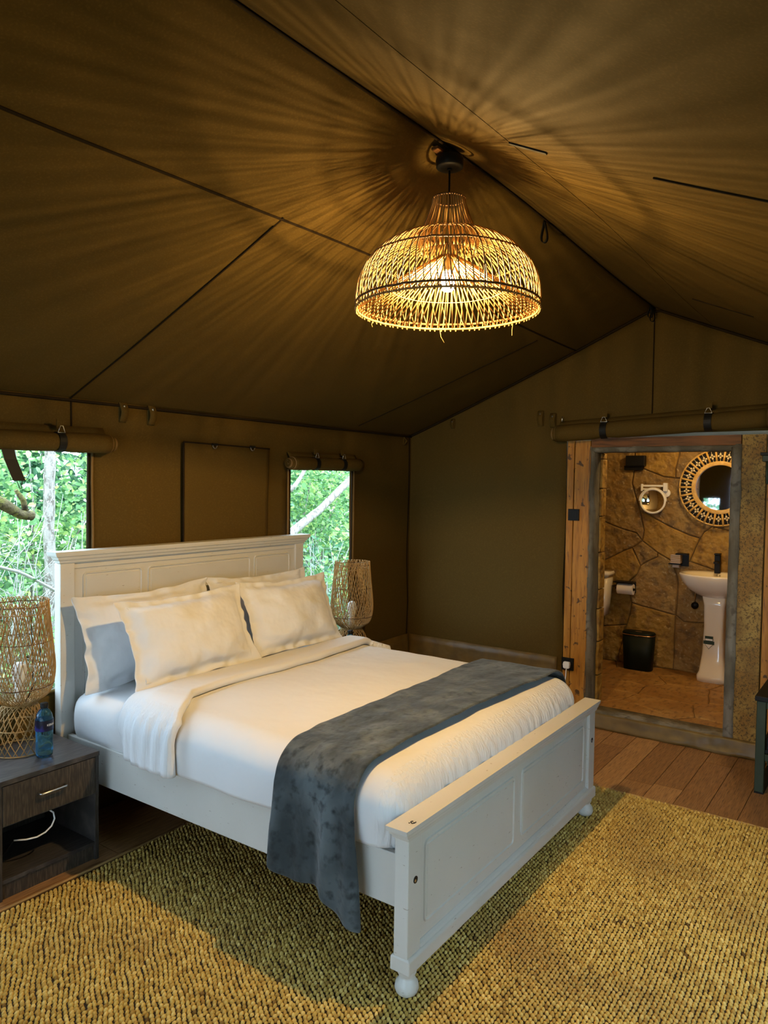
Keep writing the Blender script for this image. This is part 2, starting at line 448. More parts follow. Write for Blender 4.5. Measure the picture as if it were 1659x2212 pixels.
# unseen awning added over the entrance to block the high sky
t = thing('added_awning', (-7.5, -1.8, -.14), 'unseen canvas awning on two poles, added outside the entrance to block high sky', 'awning')
mb = MB(); mb.grid(12, 16, lambda u, v: (XE - .08 - 2.3 * u, .6 - 4.8 * v, 2.02 - .16 * u - .05 * math.sin(PI * u) - .03 * math.sin(PI * v * 4) ** 2)); build(mb, 'added_awning_sheet', CANVAS, t, True, solid=.004)
for y in (.45, -4.05):
    build(MB().tube([(XE - 2.25, y, -.14), (XE - 2.25, y, 1.9)], .03, 10), 'added_awning_pole', GALV, t, True)

# ground outside
mb = MB()
def gf(u, v):
    x = -14 + 30 * u; y = -14 + 30 * v
    inside = (XE - .4 < x < 3 and YF - .4 < y < YB + .3)
    return (x, y, -.16 + (0 if inside else .05 * nz(x * .6, y * .6)))
mb.grid(50, 50, gf)
o = build(mb, 'ground', EARTH, None, True); tag(o, 'earth and leaf litter around the tent', 'ground', kind='structure')

# ------------------------------------------------------------------ doorway to the bathroom
door = thing('door_1', (0.02, -1.85, 0), 'rough timber and cement doorway opening into the stone bathroom', 'doorway', kind='structure')
def plank(y0, y1, z0, z1, mat, x0=.004, x1=.036, wob=.0, name='plank'):
    mb = MB()
    n = 14
    ring = lambda z: [(x0, y0 + wob * nz(z * 4, 1.3), z), (x1, y0, z), (x1, y1, z), (x0, y1 + wob * nz(z * 4, 7.7), z)]
    mb.loft([ring(z0 + (z1 - z0) * i / n) for i in range(n + 1)])
    return build(mb, name, mat, door, bevel=.002, seg=1)
plank(-1.291, -1.244, .0, 1.915, PINE)
plank(-1.404, -1.296, .0, 1.915, PINE, wob=.004)
plank(-2.458, -2.325, .0, 1.93, PINEO, wob=.004)
plank(-2.525, -2.466, .0, 1.93, PINE)
plank(-2.322, -1.408, 1.868, 1.93, PINER, name='lintel')
# dark gap line between the two left planks
# rough cement around the opening
def cement(rings, name='cement'):
    mb = MB(); mb.loft(rings); return build(mb, name, CONC, door, True)
def jit(a, z, s): return .009 * nz(a * 9, z * 6, s)
n = 26
cement([[(.002 + jit(1, z, 1), -1.400 + jit(2, z, 2), z), (.10, -1.395, z), (.20, -1.40, z), (.20, -1.428, z), (.13, -1.43 + jit(3, z, 3), z), (.03 + jit(4, z, 4), -1.432 + jit(5, z, 5), z)] for z in np.linspace(.0, 1.875, n)], 'cement_jamb')
cement([[(.012 + jit(1, z, 11), -2.268 + .4 * jit(2, z, 12), z), (.20, -2.268, z), (.20, -2.33, z), (-.004 + jit(4, z, 14) * .5, -2.327 + jit(5, z, 15), z)] for z in np.linspace(.0, 1.875, n)], 'cement_jamb')
cement([[(.002 + jit(y, 1, 21), y, 1.868 + jit(y, 2, 22)), (.2, y, 1.87), (.2, y, 1.838 + .4 * jit(y, 2, 23)), (.02 + jit(y, 4, 24), y, 1.836 + .4 * jit(y, 5, 25))] for y in np.linspace(-1.41, -2.32, n)], 'cement_lintel')
cement([[(.008 + jit(y, 1, 31), y, .0), (.2, y, .0), (.2, y, .088), (.03 + jit(y, 4, 34), y, .092 + .5 * jit(y, 5, 35))] for y in np.linspace(-1.40, -2.33, n)], 'cement_step')
# stone veneer blocks on the left reveal
zz = .10; r_ = random.Random(5)
while zz < 1.83:
    h = r_.uniform(.13, .26); z1 = min(zz + h, 1.835)
    mb = MB(); d = r_.uniform(.004, .012)
    mb.rectloft(.135, .235, -1.434 - d, -1.415, [(zz + .003, -.003, 0), (zz + .008, 0, 0), (z1 - .008, 0, 0), (z1 - .003, -.003, 0)])
    build(mb, 'stone_block', STONE, door, bevel=.004); zz = z1
# PVC flap over the sill
mb = MB()
def sillf(u, v):
    y = -1.24 - 1.30 * u
    return (-.036 + .032 * v + .012 * nz(y * 6 + v * 2, v * 3, 4) * (1 - v), y, .002 + (.090 + .010 * u) * v + .004 * nz(y * 5, 0, 2))
mb.grid(50, 6, sillf)
o = build(mb, 'trim_1', PVC, None, True, solid=.003); tag(o, 'shiny tan groundsheet flap folded up against the doorway sill', 'sill flap', kind='structure')

# ------------------------------------------------------------------ bathroom
BX = 1.60
FZ = .085
def offset_poly(P, d):
    n = len(P); out = []
    area = sum(P[i][0] * P[(i + 1) % n][1] - P[(i + 1) % n][0] * P[i][1] for i in range(n))
    sg = 1 if area > 0 else -1
    for i in range(n):
        p0, p1, p2 = P[i - 1], P[i], P[(i + 1) % n]
        e1 = Vector((p1[0] - p0[0], p1[1] - p0[1])).normalized(); e2 = Vector((p2[0] - p1[0], p2[1] - p1[1])).normalized()
        n1 = Vector((-e1.y, e1.x)) * sg; n2 = Vector((-e2.y, e2.x)) * sg
        b = n1 + n2
        if b.length < .2: b = n1.copy()
        b = b / max(b.dot(b) / 2, .35)
        out.append((p1[0] + b.x * d, p1[1] + b.y * d))
    return out
def smooth_poly(P, jitter, seed):
    out = []; n = len(P)
    for i in range(n):
        a, b = P[i], P[(i + 1) % n]; L = math.hypot(b[0] - a[0], b[1] - a[1]); k = max(1, int(L / .07))
        for j in range(k):
            t = j / k; x = a[0] + (b[0] - a[0]) * t; y = a[1] + (b[1] - a[1]) * t
            out.append((x + jitter * nz(x * 7, y * 7, seed), y + jitter * nz(x * 7, y * 7, seed + 9)))
    return out
def stones(polys, to3, parent, mats, gap, proud, name='stone'):
    r_ = random.Random(11)
    for P in polys:
        P = smooth_poly(P, .010, 2.2)
        h = proud * r_.uniform(.75, 1.2)
        A = offset_poly(P, gap); B = offset_poly(P, gap + .008)
        mb = MB(); k = len(P)
        mb.loft([[to3(*p, -.01) for p in A], [to3(*p, h * .6) for p in A], [to3(*p, h) for p in B]], cap=False)
        mb.f.append(tuple(2 * k + j for j in range(k)))
        build(mb, name, r_.choice(mats), parent)
# crazy-paving stones of the back wall: outline nodes in wall coordinates (y, z)
def cr(cx, cy):
    u, v = 1200 + cx * .27667, 850 + cy * .27667
    d = Fw + R2 * ((u - 829.5) / 1596.942) - U2 * ((v - 1106) / 1596.942)
    t = (BX - CAM.x) / d.x; p = CAM + d * t
    return (p.y, p.z)
SW = [
 [(60, 300), (630, 300), (620, 600), (605, 700), (640, 850), (665, 920), (690, 1070), (680, 1150), (630, 1090), (540, 1060), (370, 995), (60, 900)],
 [(630, 300), (960, 300), (965, 470), (940, 600), (935, 660), (850, 650), (690, 590), (620, 600)],
 [(620, 600), (690, 590), (850, 650), (935, 660), (970, 665), (1200, 700), (1230, 1040), (1160, 1085), (1130, 1130), (900, 1040), (720, 940), (665, 920), (640, 850), (605, 700)],
 [(960, 300), (1600, 300), (1600, 750), (1200, 700), (970, 665), (935, 660), (940, 600), (965, 470)],
 [(1200, 700), (1600, 750), (1600, 1150), (1380, 1080), (1300, 1050), (1230, 1040)],
 [(665, 920), (720, 940), (900, 1040), (1130, 1130), (1100, 1200), (1050, 1310), (915, 1310), (800, 1245), (680, 1150), (690, 1070)],
 [(1130, 1130), (1160, 1085), (1230, 1040), (1300, 1050), (1380, 1080), (1600, 1150), (1600, 1440), (1300, 1400), (1050, 1310), (1100, 1200)],
 [(60, 900), (370, 995), (540, 1060), (630, 1090), (680, 1150), (600, 1203), (355, 1310), (60, 1420)],
 [(600, 1203), (680, 1150), (800, 1245), (800, 1275), (665, 1340)],
 [(60, 1420), (355, 1310), (600, 1203), (665, 1340), (640, 1410), (560, 1480), (60, 1580)],
 [(665, 1340), (800, 1275), (800, 1245), (915, 1310), (960, 1480), (940, 1730), (905, 1720), (600, 1635), (560, 1480), (640, 1410)],
 [(915, 1310), (1050, 1310), (1300, 1400), (1320, 1800), (1000, 1780), (940, 1730), (960, 1480)],
 [(1300, 1400), (1600, 1440), (1600, 2300), (1330, 2240), (1320, 1800)],
 [(60, 1580), (560, 1480), (600, 1635), (560, 1800), (60, 1850)],
 [(600, 1635), (905, 1720), (940, 1730), (920, 2150), (480, 2090), (560, 1800)],
 [(60, 1850), (560, 1800), (480, 2090), (60, 2040)],
 [(940, 1730), (1000, 1780), (1320, 1800), (1330, 2240), (920, 2150)],
]
bw = thing('wall_bathroom_back', (BX, -1.5, FZ), 'brown crazy-paved stone wall at the back of the bathroom', 'stone wall', kind='structure')
mb = MB(); mb.box(BX, BX + .1, -2.75, -.45, FZ - .05, 2.35); build(mb, 'mortar', GROUT, bw)
polys = [[cr(*q) for q in P] for P in SW]
stones(polys, lambda a, b, h: (BX - h, a, b), bw, [STONE, STONE, STONE2], .0035, .016)
def voronoi(seeds, x0, x1, y0, y1):
    out = []
    for i, s in enumerate(seeds):
        P = [(x0, y0), (x1, y0), (x1, y1), (x0, y1)]
        for j, t in enumerate(seeds):
            if i == j: continue
            mx, my = (s[0] + t[0]) / 2, (s[1] + t[1]) / 2; dx, dy = t[0] - s[0], t[1] - s[1]
            Q = []
            for k in range(len(P)):
                a, b = P[k], P[(k + 1) % len(P)]
                da = (a[0] - mx) * dx + (a[1] - my) * dy; db = (b[0] - mx) * dx + (b[1] - my) * dy
                if da <= 0: Q.append(a)
                if da * db < 0:
                    tt = da / (da - db); Q.append((a[0] + (b[0] - a[0]) * tt, a[1] + (b[1] - a[1]) * tt))
            P = Q
            if len(P) < 3: break
        if len(P) >= 3: out.append(P)
    return out
r_ = random.Random(21)
bf = thing('floor_bathroom', (.9, -1.6, FZ - .06), 'brown flagstone floor of the bathroom', 'stone floor', kind='structure')
mb = MB(); mb.box(.05, BX + .02, -2.75, -.45, -.05, FZ - .008); build(mb, 'mortar', GROUT, bf)
seeds = [(.2 + .34 * (i % 5) + r_.uniform(-.12, .12), -2.55 + .42 * (i // 5) + r_.uniform(-.13, .13)) for i in range(25)]
stones(voronoi(seeds, .2, BX, -2.75, -.45), lambda a, b, h: (a, b, FZ - .010 + h), bf, [STONEF], .003, .010, 'flagstone')
# other bathroom walls and ceiling
o = build(MB().box(.2, BX, -.5, -.45, 0, 2.35), 'wall_bathroom_left', STONE2); tag(o, 'stone side wall of the bathroom beside the toilet', 'stone wall', kind='structure')
o = build(MB().box(.2, BX, -2.80, -2.75, 0, 2.35), 'wall_bathroom_right', STONE2); tag(o, 'stone side wall of the bathroom beyond the basin', 'stone wall', kind='structure')
mb = MB(); mb.box(.14, .2, -1.40, -.45, 0, 2.35); mb.box(.14, .2, -2.8, -2.30, 0, 2.35); mb.box(.14, .2, -2.30, -1.40, 1.87, 2.35)
o = build(mb, 'wall_bathroom_front', PLASTER); tag(o, 'plastered wall around the inside of the bathroom doorway', 'wall', kind='structure')
o = build(MB().box(.12, BX + .1, -2.82, -.42, 2.35, 2.39), 'ceiling_bathroom', PLASTER); tag(o, 'cream ceiling of the bathroom', 'ceiling', kind='structure')

# bathroom ceiling globe (above the door's view)
t = thing('ceiling_lamp', (.78, -2.02, 2.24), 'round warm ceiling lamp in the bathroom', 'lamp')
build(MB().lathe([(.07, 2.33), (.07, 2.35)], .78, -2.02, 20), 'base_plate', STEEL, t)
def glow_glass(name, col, strength):
    """thin bulb glass that lets its own filament shine through and glows itself"""
    m = bpy.data.materials.new(name); m.use_nodes = True; nt = m.node_tree; nt.nodes.clear()
    e = nt.nodes.new('ShaderNodeEmission'); e.inputs[0].default_value = (*col, 1); e.inputs[1].default_value = strength
    tr = nt.nodes.new('ShaderNodeBsdfTransparent'); ad = nt.nodes.new('ShaderNodeAddShader'); o = nt.nodes.new('ShaderNodeOutputMaterial')
    nt.links.new(e.outputs[0], ad.inputs[0]); nt.links.new(tr.outputs[0], ad.inputs[1]); nt.links.new(ad.outputs[0], o.inputs[0])
    return m
def filament(loc, watts, radius, parent):
    l = bpy.data.lights.new('filament', 'POINT'); l.energy = watts; l.color = WARM; l.shadow_soft_size = radius
    ob = bpy.data.objects.new('filament', l); COL.objects.link(ob); ob.parent = parent; ob.location = Vector(loc) - world_loc(parent)
g = build(MB().lathe([(.012, 2.24), (.036, 2.25), (.05, 2.275), (.05, 2.295), (.04, 2.325)], .78, -2.02, 16), 'globe', glow_glass('lit_globe', (1, .75, .4), 8), t, True)
filament((.78, -2.02, 2.285), BATH_W, .022, t)

WX = BX - .018   # face of the stones
# ---- basin
t = thing('pedestal_basin', (1.38, -1.93, FZ), 'white pedestal washbasin with a shield sticker under the bamboo mirror', 'washbasin')
def ell(cx, cy, rx, ry, z, n=40, p=2.2, flat=None):
    R = []
    for j in range(n):
        a = 2 * PI * j / n; c, s = math.cos(a), math.sin(a)
        x = cx + rx * math.copysign(abs(c) ** (2 / p), c); y = cy + ry * math.copysign(abs(s) ** (2 / p), s)
        if flat is not None: x = min(x, flat)
        R.append((x, y, z))
    return R
bx_, by_ = 1.385, -1.93
rings = [ell(1.46, by_, .07, .09, .74), ell(1.44, by_, .12, .14, .765), ell(1.41, by_, .165, .20, .81), ell(bx_, by_, .195, .240, .87, flat=WX - .002), ell(bx_, by_, .207, .262, .92, flat=WX - .002), ell(bx_, by_, .205, .262, .932, flat=WX - .002),
         ell(bx_, by_, .195, .250, .936, flat=WX - .012), ell(bx_ - .02, by_, .160, .225, .925, flat=1.50), ell(bx_ - .02, by_, .125, .18, .88, flat=1.49), ell(bx_ - .01, by_, .07, .10, .835), ell(bx_, by_, .02, .02, .83)]
build(MB().loft(rings), 'bowl', CERAMIC, t, True)
def rr(cx, cy, hx, hy, z, p=5): return ell(cx, cy, hx, hy, z, 32, p)
build(MB().loft([rr(1.43, by_, .105, .112, FZ), rr(1.43, by_, .105, .112, FZ + .045), rr(1.435, by_, .095, .098, FZ + .075), rr(1.445, by_, .08, .082, .30), rr(1.45, by_, .075, .074, .50), rr(1.45, by_, .08, .078, .68), rr(1.45, by_, .09, .092, .755)]), 'pedestal', CERAMIC, t, True)
f = build(MB().box(1.50, 1.545, by_ - .012, by_ + .03, .93, 1.075), 'faucet', BLACKM, t, bevel=.003)
build(MB().box(1.43, 1.50, by_ - .008, by_ + .024, 1.01, 1.028), 'spout', BLACKM, f, bevel=.003)
build(MB().box(1.475, 1.55, by_ - .012, by_ + .03, 1.077, 1.088), 'lever', BLACKM, f, bevel=.002)
build(MB().lathe([(.012, .905), (.016, .912), (.016, .918), (.006, .92)], 1.49, by_ - .005, 14), 'overflow_ring', STEEL, t, True)
build(MB().tube([(1.52, -1.80, .76), (1.53, -1.775, .765), (1.545, -1.755, .75), (1.56, -1.748, .70), (1.57, -1.748, .66)], .006, 8), 'supply_hose', STEEL, t, True)
build(MB().tube([(1.56, -1.748, .645), (WX + .0, -1.748, .645)], .028, 16), 'valve', BLACKM, t, True)
# sticker on the pedestal
def flatpoly(pts, name, mat, parent, x):
    mb = MB(); mb.prism([(x, a, b) for a, b in pts], [(x - .0012, a, b) for a, b in pts]); return build(mb, name, mat, parent)
sx = 1.3635; sy, sz = -1.905, .40
st = flatpoly([(sy + .030, sz + .045), (sy + .030, sz - .02), (sy, sz - .058), (sy - .030, sz - .02), (sy - .030, sz + .045)], 'sticker', INKG, t, sx)
flatpoly([(sy + .027, sz + .024), (sy + .027, sz + .010), (sy - .027, sz + .010), (sy - .027, sz + .024)], 'sticker_field', INKW, st, sx - .0014)
flatpoly([(sy + .027, sz - .020), (sy, sz - .053), (sy - .027, sz - .020)], 'sticker_field', INKW, st, sx - .0014)
flatpoly([(sy + .040, sz + .008), (sy + .040, sz - .018), (sy - .040, sz - .020), (sy - .040, sz + .006)], 'sticker_ribbon', INKG, st, sx - .0018)

# ---- big bamboo mirror
MY, MZ = -1.912, 1.612
t = thing('bamboo_mirror', (WX, MY, MZ - .31), 'large round mirror framed with bamboo spokes and beads', 'mirror')
def ringx(R, r, x, n=64, m=8):
    return MB().tube([(x, MY + R * math.cos(2 * PI * j / n), MZ + R * math.sin(2 * PI * j / n)) for j in range(n)], r, m, closed=True)
def discx(R0, R1, x0, x1, n=64):
    mb = MB(); rg = lambda R, x: [(x, MY + R * math.cos(2 * PI * j / n), MZ + R * math.sin(2 * PI * j / n)) for j in range(n)]
    return mb.loft([rg(R0, x0), rg(R0, x1), rg(R1, x1), rg(R1, x0)], close=True)
build(ringx(.305, .0065, WX - .035), 'outer_ring', BAMBOO, t, True)
build(discx(.180, .212, WX - .045, WX - .025), 'inner_ring', BAMBOO, t, True, bevel=.003)
build(discx(.205, .300, WX - .012, WX - .004), 'backing', BAMBOOD, t)
mb = MB(); n = 64
mb.prism([(WX - .028, MY + .186 * math.cos(2 * PI * j / n), MZ + .186 * math.sin(2 * PI * j / n)) for j in range(n)], [(WX - .02, MY + .186 * math.cos(2 * PI * j / n), MZ + .186 * math.sin(2 * PI * j / n)) for j in range(n)])
build(mb, 'glass', MIRRORM, t)
NS = 26
for k in range(NS):
    a = 2 * PI * k / NS; c, s_ = math.cos(a), math.sin(a)
    build(MB().tube([(WX - .035, MY + R * c, MZ + R * s_) for R in (.208, .304)], .0085, 8), 'spoke', BAMBOO, t, True)
    a += PI / NS; c, s_ = math.cos(a), math.sin(a)
    pin = build(MB().tube([(WX - .035, MY + R * c, MZ + R * s_) for R in (.208, .304)], .0016, 5), 'pin', BEAD, t)
    for dr, da in ((.014, 0), (-.014, 0), (0, .052), (0, -.052)):
        R = .252 + dr; bpos = (WX - .037, MY + R * math.cos(a + da), MZ + R * math.sin(a + da))
        build(MB().lathe([(.002, bpos[2] - .0085), (.0065, bpos[2] - .005), (.0085, bpos[2]), (.0065, bpos[2] + .005), (.002, bpos[2] + .0085)], bpos[0], bpos[1], 8), 'bead', BEAD, pin, True)

# ---- shaving mirror on a swing arm
t = thing('shaving_mirror', (WX, -1.40, 1.39), 'white swing-arm shaving mirror on the stone wall', 'mirror')
build(MB().tube([(WX, -1.497, 1.56), (WX - .02, -1.497, 1.56)], .034, 20), 'wall_plate', PLASTICW, t, True, bevel=.004)
build(MB().box(WX - .05, WX - .015, -1.512, -1.478, 1.575, 1.645), 'bracket', PLASTICW, t, bevel=.004)
build(MB().box(WX - .045, WX - .030, -1.49, -1.30, 1.612, 1.628), 'arm', PLASTICW, t, bevel=.003)
build(MB().box(WX - .05, WX - .03, -1.312, -1.296, 1.575, 1.635), 'hinge', PLASTICW, t, bevel=.003)
build(MB().box(WX - .046, WX - .034, -1.405, -1.30, 1.584, 1.598), 'arm', PLASTICW, t, bevel=.003)
n = 40; cy_, cz_ = -1.398, 1.492
build(MB().tube([(WX - .05, cy_ + .112 * math.cos(a), cz_ + .110 * math.sin(a)) for a in np.linspace(0, PI, 24)], .004, 6), 'yoke', PLASTICW, t, True)
build(MB().tube([(WX - .05, cy_ + .099 * math.cos(2 * PI * j / n), cz_ + .099 * math.sin(2 * PI * j / n)) for j in range(n)], .009, 8, closed=True), 'rim', PLASTICW, t, True)
mb = MB(); nr = 8
mb.loft([[(WX - .05 + .022 * (1 - (k / nr) ** 2), cy_ + (.001 + .095 * k / nr) * math.cos(2 * PI * j / n), cz_ + (.001 + .095 * k / nr) * math.sin(2 * PI * j / n)) for j in range(n)] for k in range(nr + 1)], cap=False)
build(mb, 'concave_glass', MIRRORM, t, True)

# ---- black box high on the wall
t = thing('wall_box', (WX - .04, -1.24, 1.75), 'small black box fixed high on the stone wall', 'wall box')
build(MB().box(WX - .06, WX, -1.325, -1.165, 1.785, 1.875), 'box_body', BLACKM, t, bevel=.006)
build(MB().box(WX - .03, WX, -1.30, -1.145, 1.752, 1.79), 'box_base', BLACKM, t, bevel=.003)

# ---- soap rack with folded cloths
t = thing('soap_rack', (WX - .03, -1.625, .95), 'black wall rack holding striped folded cloths beside the basin', 'rack')
build(MB().box(WX - .010, WX, -1.690, -1.60, .96, 1.066), 'back_plate', BLACKM, t)
build(MB().box(WX - .08, WX, -1.690, -1.60, 1.058, 1.068), 'top_plate', BLACKM, t)
build(MB().box(WX - .085, WX, -1.640, -1.548, .975, .983), 'tray', BLACKM, t)
for k in range(5):
    build(MB().box(WX - .078, WX - .012, -1.640, -1.56, .985 + .0145 * k, .998 + .0145 * k), 'folded_cloth', SOAPM, t, bevel=.003)
build(MB().box(WX - .07, WX - .02, -1.63, -1.575, .950, .974), 'hanging_cloth', SOAPM, t, bevel=.004)

# ---- toilet-roll holder and roll
t = thing('roll_holder', (WX - .04, -1.19, .74), 'black toilet roll holder below the stone joint', 'roll holder')
build(MB().box(WX - .105, WX, -1.265, -1.10, .785, .797), 'shelf_plate', BLACKM, t, bevel=.002)
build(MB().box(WX - .010, WX, -1.265, -1.10, .70, .785), 'back_plate', BLACKM, t)
build(MB().tube([(WX - .06, -1.275, .735), (WX - .06, -1.11, .735)], .010, 10), 'spindle', BLACKM, t, True)
mb = MB(); n = 28
rg = lambda R, y: [(WX - .06 + R * math.cos(2 * PI * j / n), y, .735 + R * math.sin(2 * PI * j / n)) for j in range(n)]
mb.loft([rg(.018, -1.262), rg(.046, -1.262), rg(.046, -1.130), rg(.018, -1.130)], close=True)
o = build(mb, 'toilet_roll', TISSUE, None, True); o.data.polygons.foreach_set('use_smooth', [False] * len(o.data.polygons)); tag(o, 'white toilet roll hanging on the black holder', 'toilet roll')

# ---- toilet (mostly behind the jamb)
t = thing('toilet', (1.35, -.86, FZ), 'white toilet with cistern at the edge of the doorway', 'toilet')
c = build(MB().loft([rr(1.485, -.90, .075, .155, .50, 7), rr(1.48, -.90, .08, .165, .60, 7), rr(1.475, -.90, .088, .185, .845, 7)]), 'cistern', CERAMIC, t, True)
build(MB().loft([rr(1.472, -.90, .096, .195, .846, 7), rr(1.472, -.90, .098, .198, .865, 7), rr(1.472, -.90, .09, .19, .882, 7)]), 'cistern_lid', CERAMIC, t, True)
flatpoly([(-1.0, .838), (-1.0, .824), (-1.058, .824), (-1.058, .838)], 'cistern_sticker', INKG, c, 1.3885)
build(MB().loft([rr(1.36, -.87, .20, .10, FZ, 4), rr(1.36, -.87, .19, .10, .25, 3), rr(1.27, -.87, .25, .17, .42, 2.4), rr(1.26, -.87, .27, .18, .475, 2.4)]), 'bowl', CERAMIC, t, True)
build(MB().loft([rr(1.24, -.87, .255, .185, .477, 2.4), rr(1.24, -.87, .25, .18, .50, 2.4)]), 'seat_cover', PLASTICW, t, True)
build(MB().box(1.38, 1.56, -.95, -.79, .30, .51), 'trapway', CERAMIC, t, bevel=.03)

# ---- waste bin
t = thing('waste_bin', (1.43, -1.345, FZ), 'black-green oval waste bin with pale trimmed lid by the stone wall', 'bin')
build(MB().loft([rr(1.43, -1.345, .07, .115, FZ, 3.2), rr(1.43, -1.345, .078, .130, .375, 3.2)]), 'bin_body', BINM, t, True)
build(MB().loft([rr(1.43, -1.345, .0805, .1325, .376, 3.2), rr(1.43, -1.345, .0805, .1325, .382, 3.2)]), 'lid_trim', BRASS, t, True)
l = build(MB().loft([rr(1.43, -1.345, .080, .132, .3825, 3.2), rr(1.43, -1.345, .074, .126, .398, 3.2)]), 'lid', BINM, t, True)
build(MB().box(1.352, 1.36, -1.36, -1.33, .372, .386), 'latch', PLASTICW, l, bevel=.002)
build(MB().box(1.42, 1.428, -1.37, -1.32, .3975, .4015), 'lid_grip', BRASS, l)

# ------------------------------------------------------------------ bed
RUGZ = .016
bed = thing('bed', (-2.145, -1.0, 0), 'white painted wooden bed with panelled headboard and footboard', 'bed')
def panel_bead(x0, x1, z0, z1, y, name, parent, wd=.010, h=.006, sgn=-1):
    """raised bead frame with rounded corners plus a raised field"""
    def ring(o, d):
        R = max(.004, .022 - o); pts = []
        for cx, cz, a0 in ((x1 - o - R, z1 - o - R, 0), (x0 + o + R, z1 - o - R, 90), (x0 + o + R, z0 + o + R, 180), (x1 - o - R, z0 + o + R, 270)):
            for k in range(6):
                a = math.radians(a0 + 18 * k); pts.append((cx + R * math.cos(a), y + sgn * d, cz + R * math.sin(a)))
        return pts
    mb = MB()
    mb.loft([ring(0, -.001), ring(.002, h), ring(.006, h), ring(.010, .001), ring(.016, .001), ring(.019, h * .7), ring(.021, h * .7)], cap=False)
    mb.f.append(tuple(len(mb.v) - 24 + j for j in range(24)))
    return build(mb, name, WHITEP, parent, False)
HX0, HX1 = -2.965, -1.326
hb = build(MB().box(HX0 + .06, HX1 - .06, -.030, -.006, .18, 1.232), 'headboard', WHITEP, bed)
for x0 in (HX0, HX1 - .072):
    build(MB().box(x0, x0 + .072, -.045, .004, .016 * 0, 1.228), 'post', WHITEP, hb, bevel=.004)
build(MB().rectloft(HX0, HX1, -.045, -.024, [(1.226, 0, 0), (1.232, .006, .006), (1.240, .008, .008), (1.246, .016, .014), (1.258, .022, .018), (1.262, .030, .024), (1.270, .034, .026), (1.283, .038, .028)]), 'crown', WHITEP, hb)
build(MB().box(HX0 + .07, HX1 - .07, -.036, -.030, 1.20, 1.226), 'top_rail', WHITEP, hb, bevel=.002)
for a, b in ((-2.847, -2.519), (-2.486, -1.776), (-1.745, -1.440)):
    panel_bead(a, b, .50, 1.178, -.030, 'panel', hb)
FY0, FY1 = -1.940, -1.884
fb = build(MB().box(HX0 + .06, HX1 - .06, -1.922, -1.900, .13, .524), 'footboard', WHITEP, bed)
for x0 in (HX0 - .006, HX1 - .070):
    build(MB().box(x0, x0 + .076, FY0 + .004, FY1, .146, .522), 'post', WHITEP, fb, bevel=.004)
build(MB().rectloft(HX0 - .006, HX1 + .006, FY0 + .004, FY1, [(.518, 0, 0), (.522, .006, .004), (.532, .010, .006), (.536, .018, .008), (.546, .022, .010), (.550, .030, .013), (.565, .033, .014)]), 'cap', WHITEP, fb)
build(MB().rectloft(HX0 - .008, HX1 + .008, -1.946, -1.874, [(.100, 0, 0), (.143, 0, 0), (.150, -.003, -.006)]), 'plinth', WHITEP, fb, bevel=.003)
build(MB().rectloft(HX0 + .07, HX1 - .07, -1.936, -1.895, [(.150, 0, 0), (.158, 0, -.004), (.164, 0, -.012)]), 'plinth_moulding', WHITEP, fb)
panel_bead(-2.860, -2.198, .205, .478, -1.922, 'panel', fb)
panel_bead(-2.135, -1.440, .205, .478, -1.922, 'panel', fb)
for x in (HX0 + .035, HX1 - .035):
    build(MB().lathe([(.022, RUGZ - .004), (.034, RUGZ + .006), (.0385, .035), (.036, .052), (.026, .066), (.022, .071), (.027, .077), (.031, .087), (.031, .101)], x, -1.910, 24), 'bun_foot', WHITEP, fb, True)
    bz = .385
    mb = MB(); mb.tube([(x, -1.9375, bz), (x, -1.934, bz)], .0115, 14); hole = build(mb, 'bolt_hole', INKB, fb)
    build(MB().tube([(x - .003, -1.9385, bz - .002), (x - .003, -1.936, bz - .002)], .0045, 10), 'bolt', STEEL, hole)
# rail bolt on the right post's side
build(MB().tube([(HX1 + .0062, -1.915, .36), (HX1 + .010, -1.915, .36)], .008, 12), 'bolt', INKB, fb)
for x0 in (-2.932, -1.382):
    build(MB().box(x0, x0 + .024, -1.886, -.044, .272, .444), 'side_rail', WHITEP, bed, bevel=.003)
for k in range(12):
    y = -.12 - k * .155
    build(MB().box(-2.908, -1.382, y - .04, y + .04, .375, .392), 'slat', PINE, bed)
# hand-inked mark on the footboard cap
mk = MB(); z = .5662
mk.tube([(a, b, z) for a, b in [(-2.931, -1.925), (-2.935, -1.921), (-2.941, -1.922), (-2.943, -1.926)]], .0016, 5)
mk.tube([(a, b, z) for a, b in [(-2.943, -1.926), (-2.945, -1.931), (-2.941, -1.933), (-2.937, -1.932)]], .0016, 5)
mk.tube([(a, b, z) for a, b in [(-2.942, -1.933), (-2.937, -1.935), (-2.93, -1.935)]], .0016, 5)
mk.tube([(a, b, z) for a, b in [(-2.948, -1.92), (-2.948, -1.923)]], .0016, 5)
build(mk, 'ink_mark', INKB, fb, label='small black hand-drawn mark')

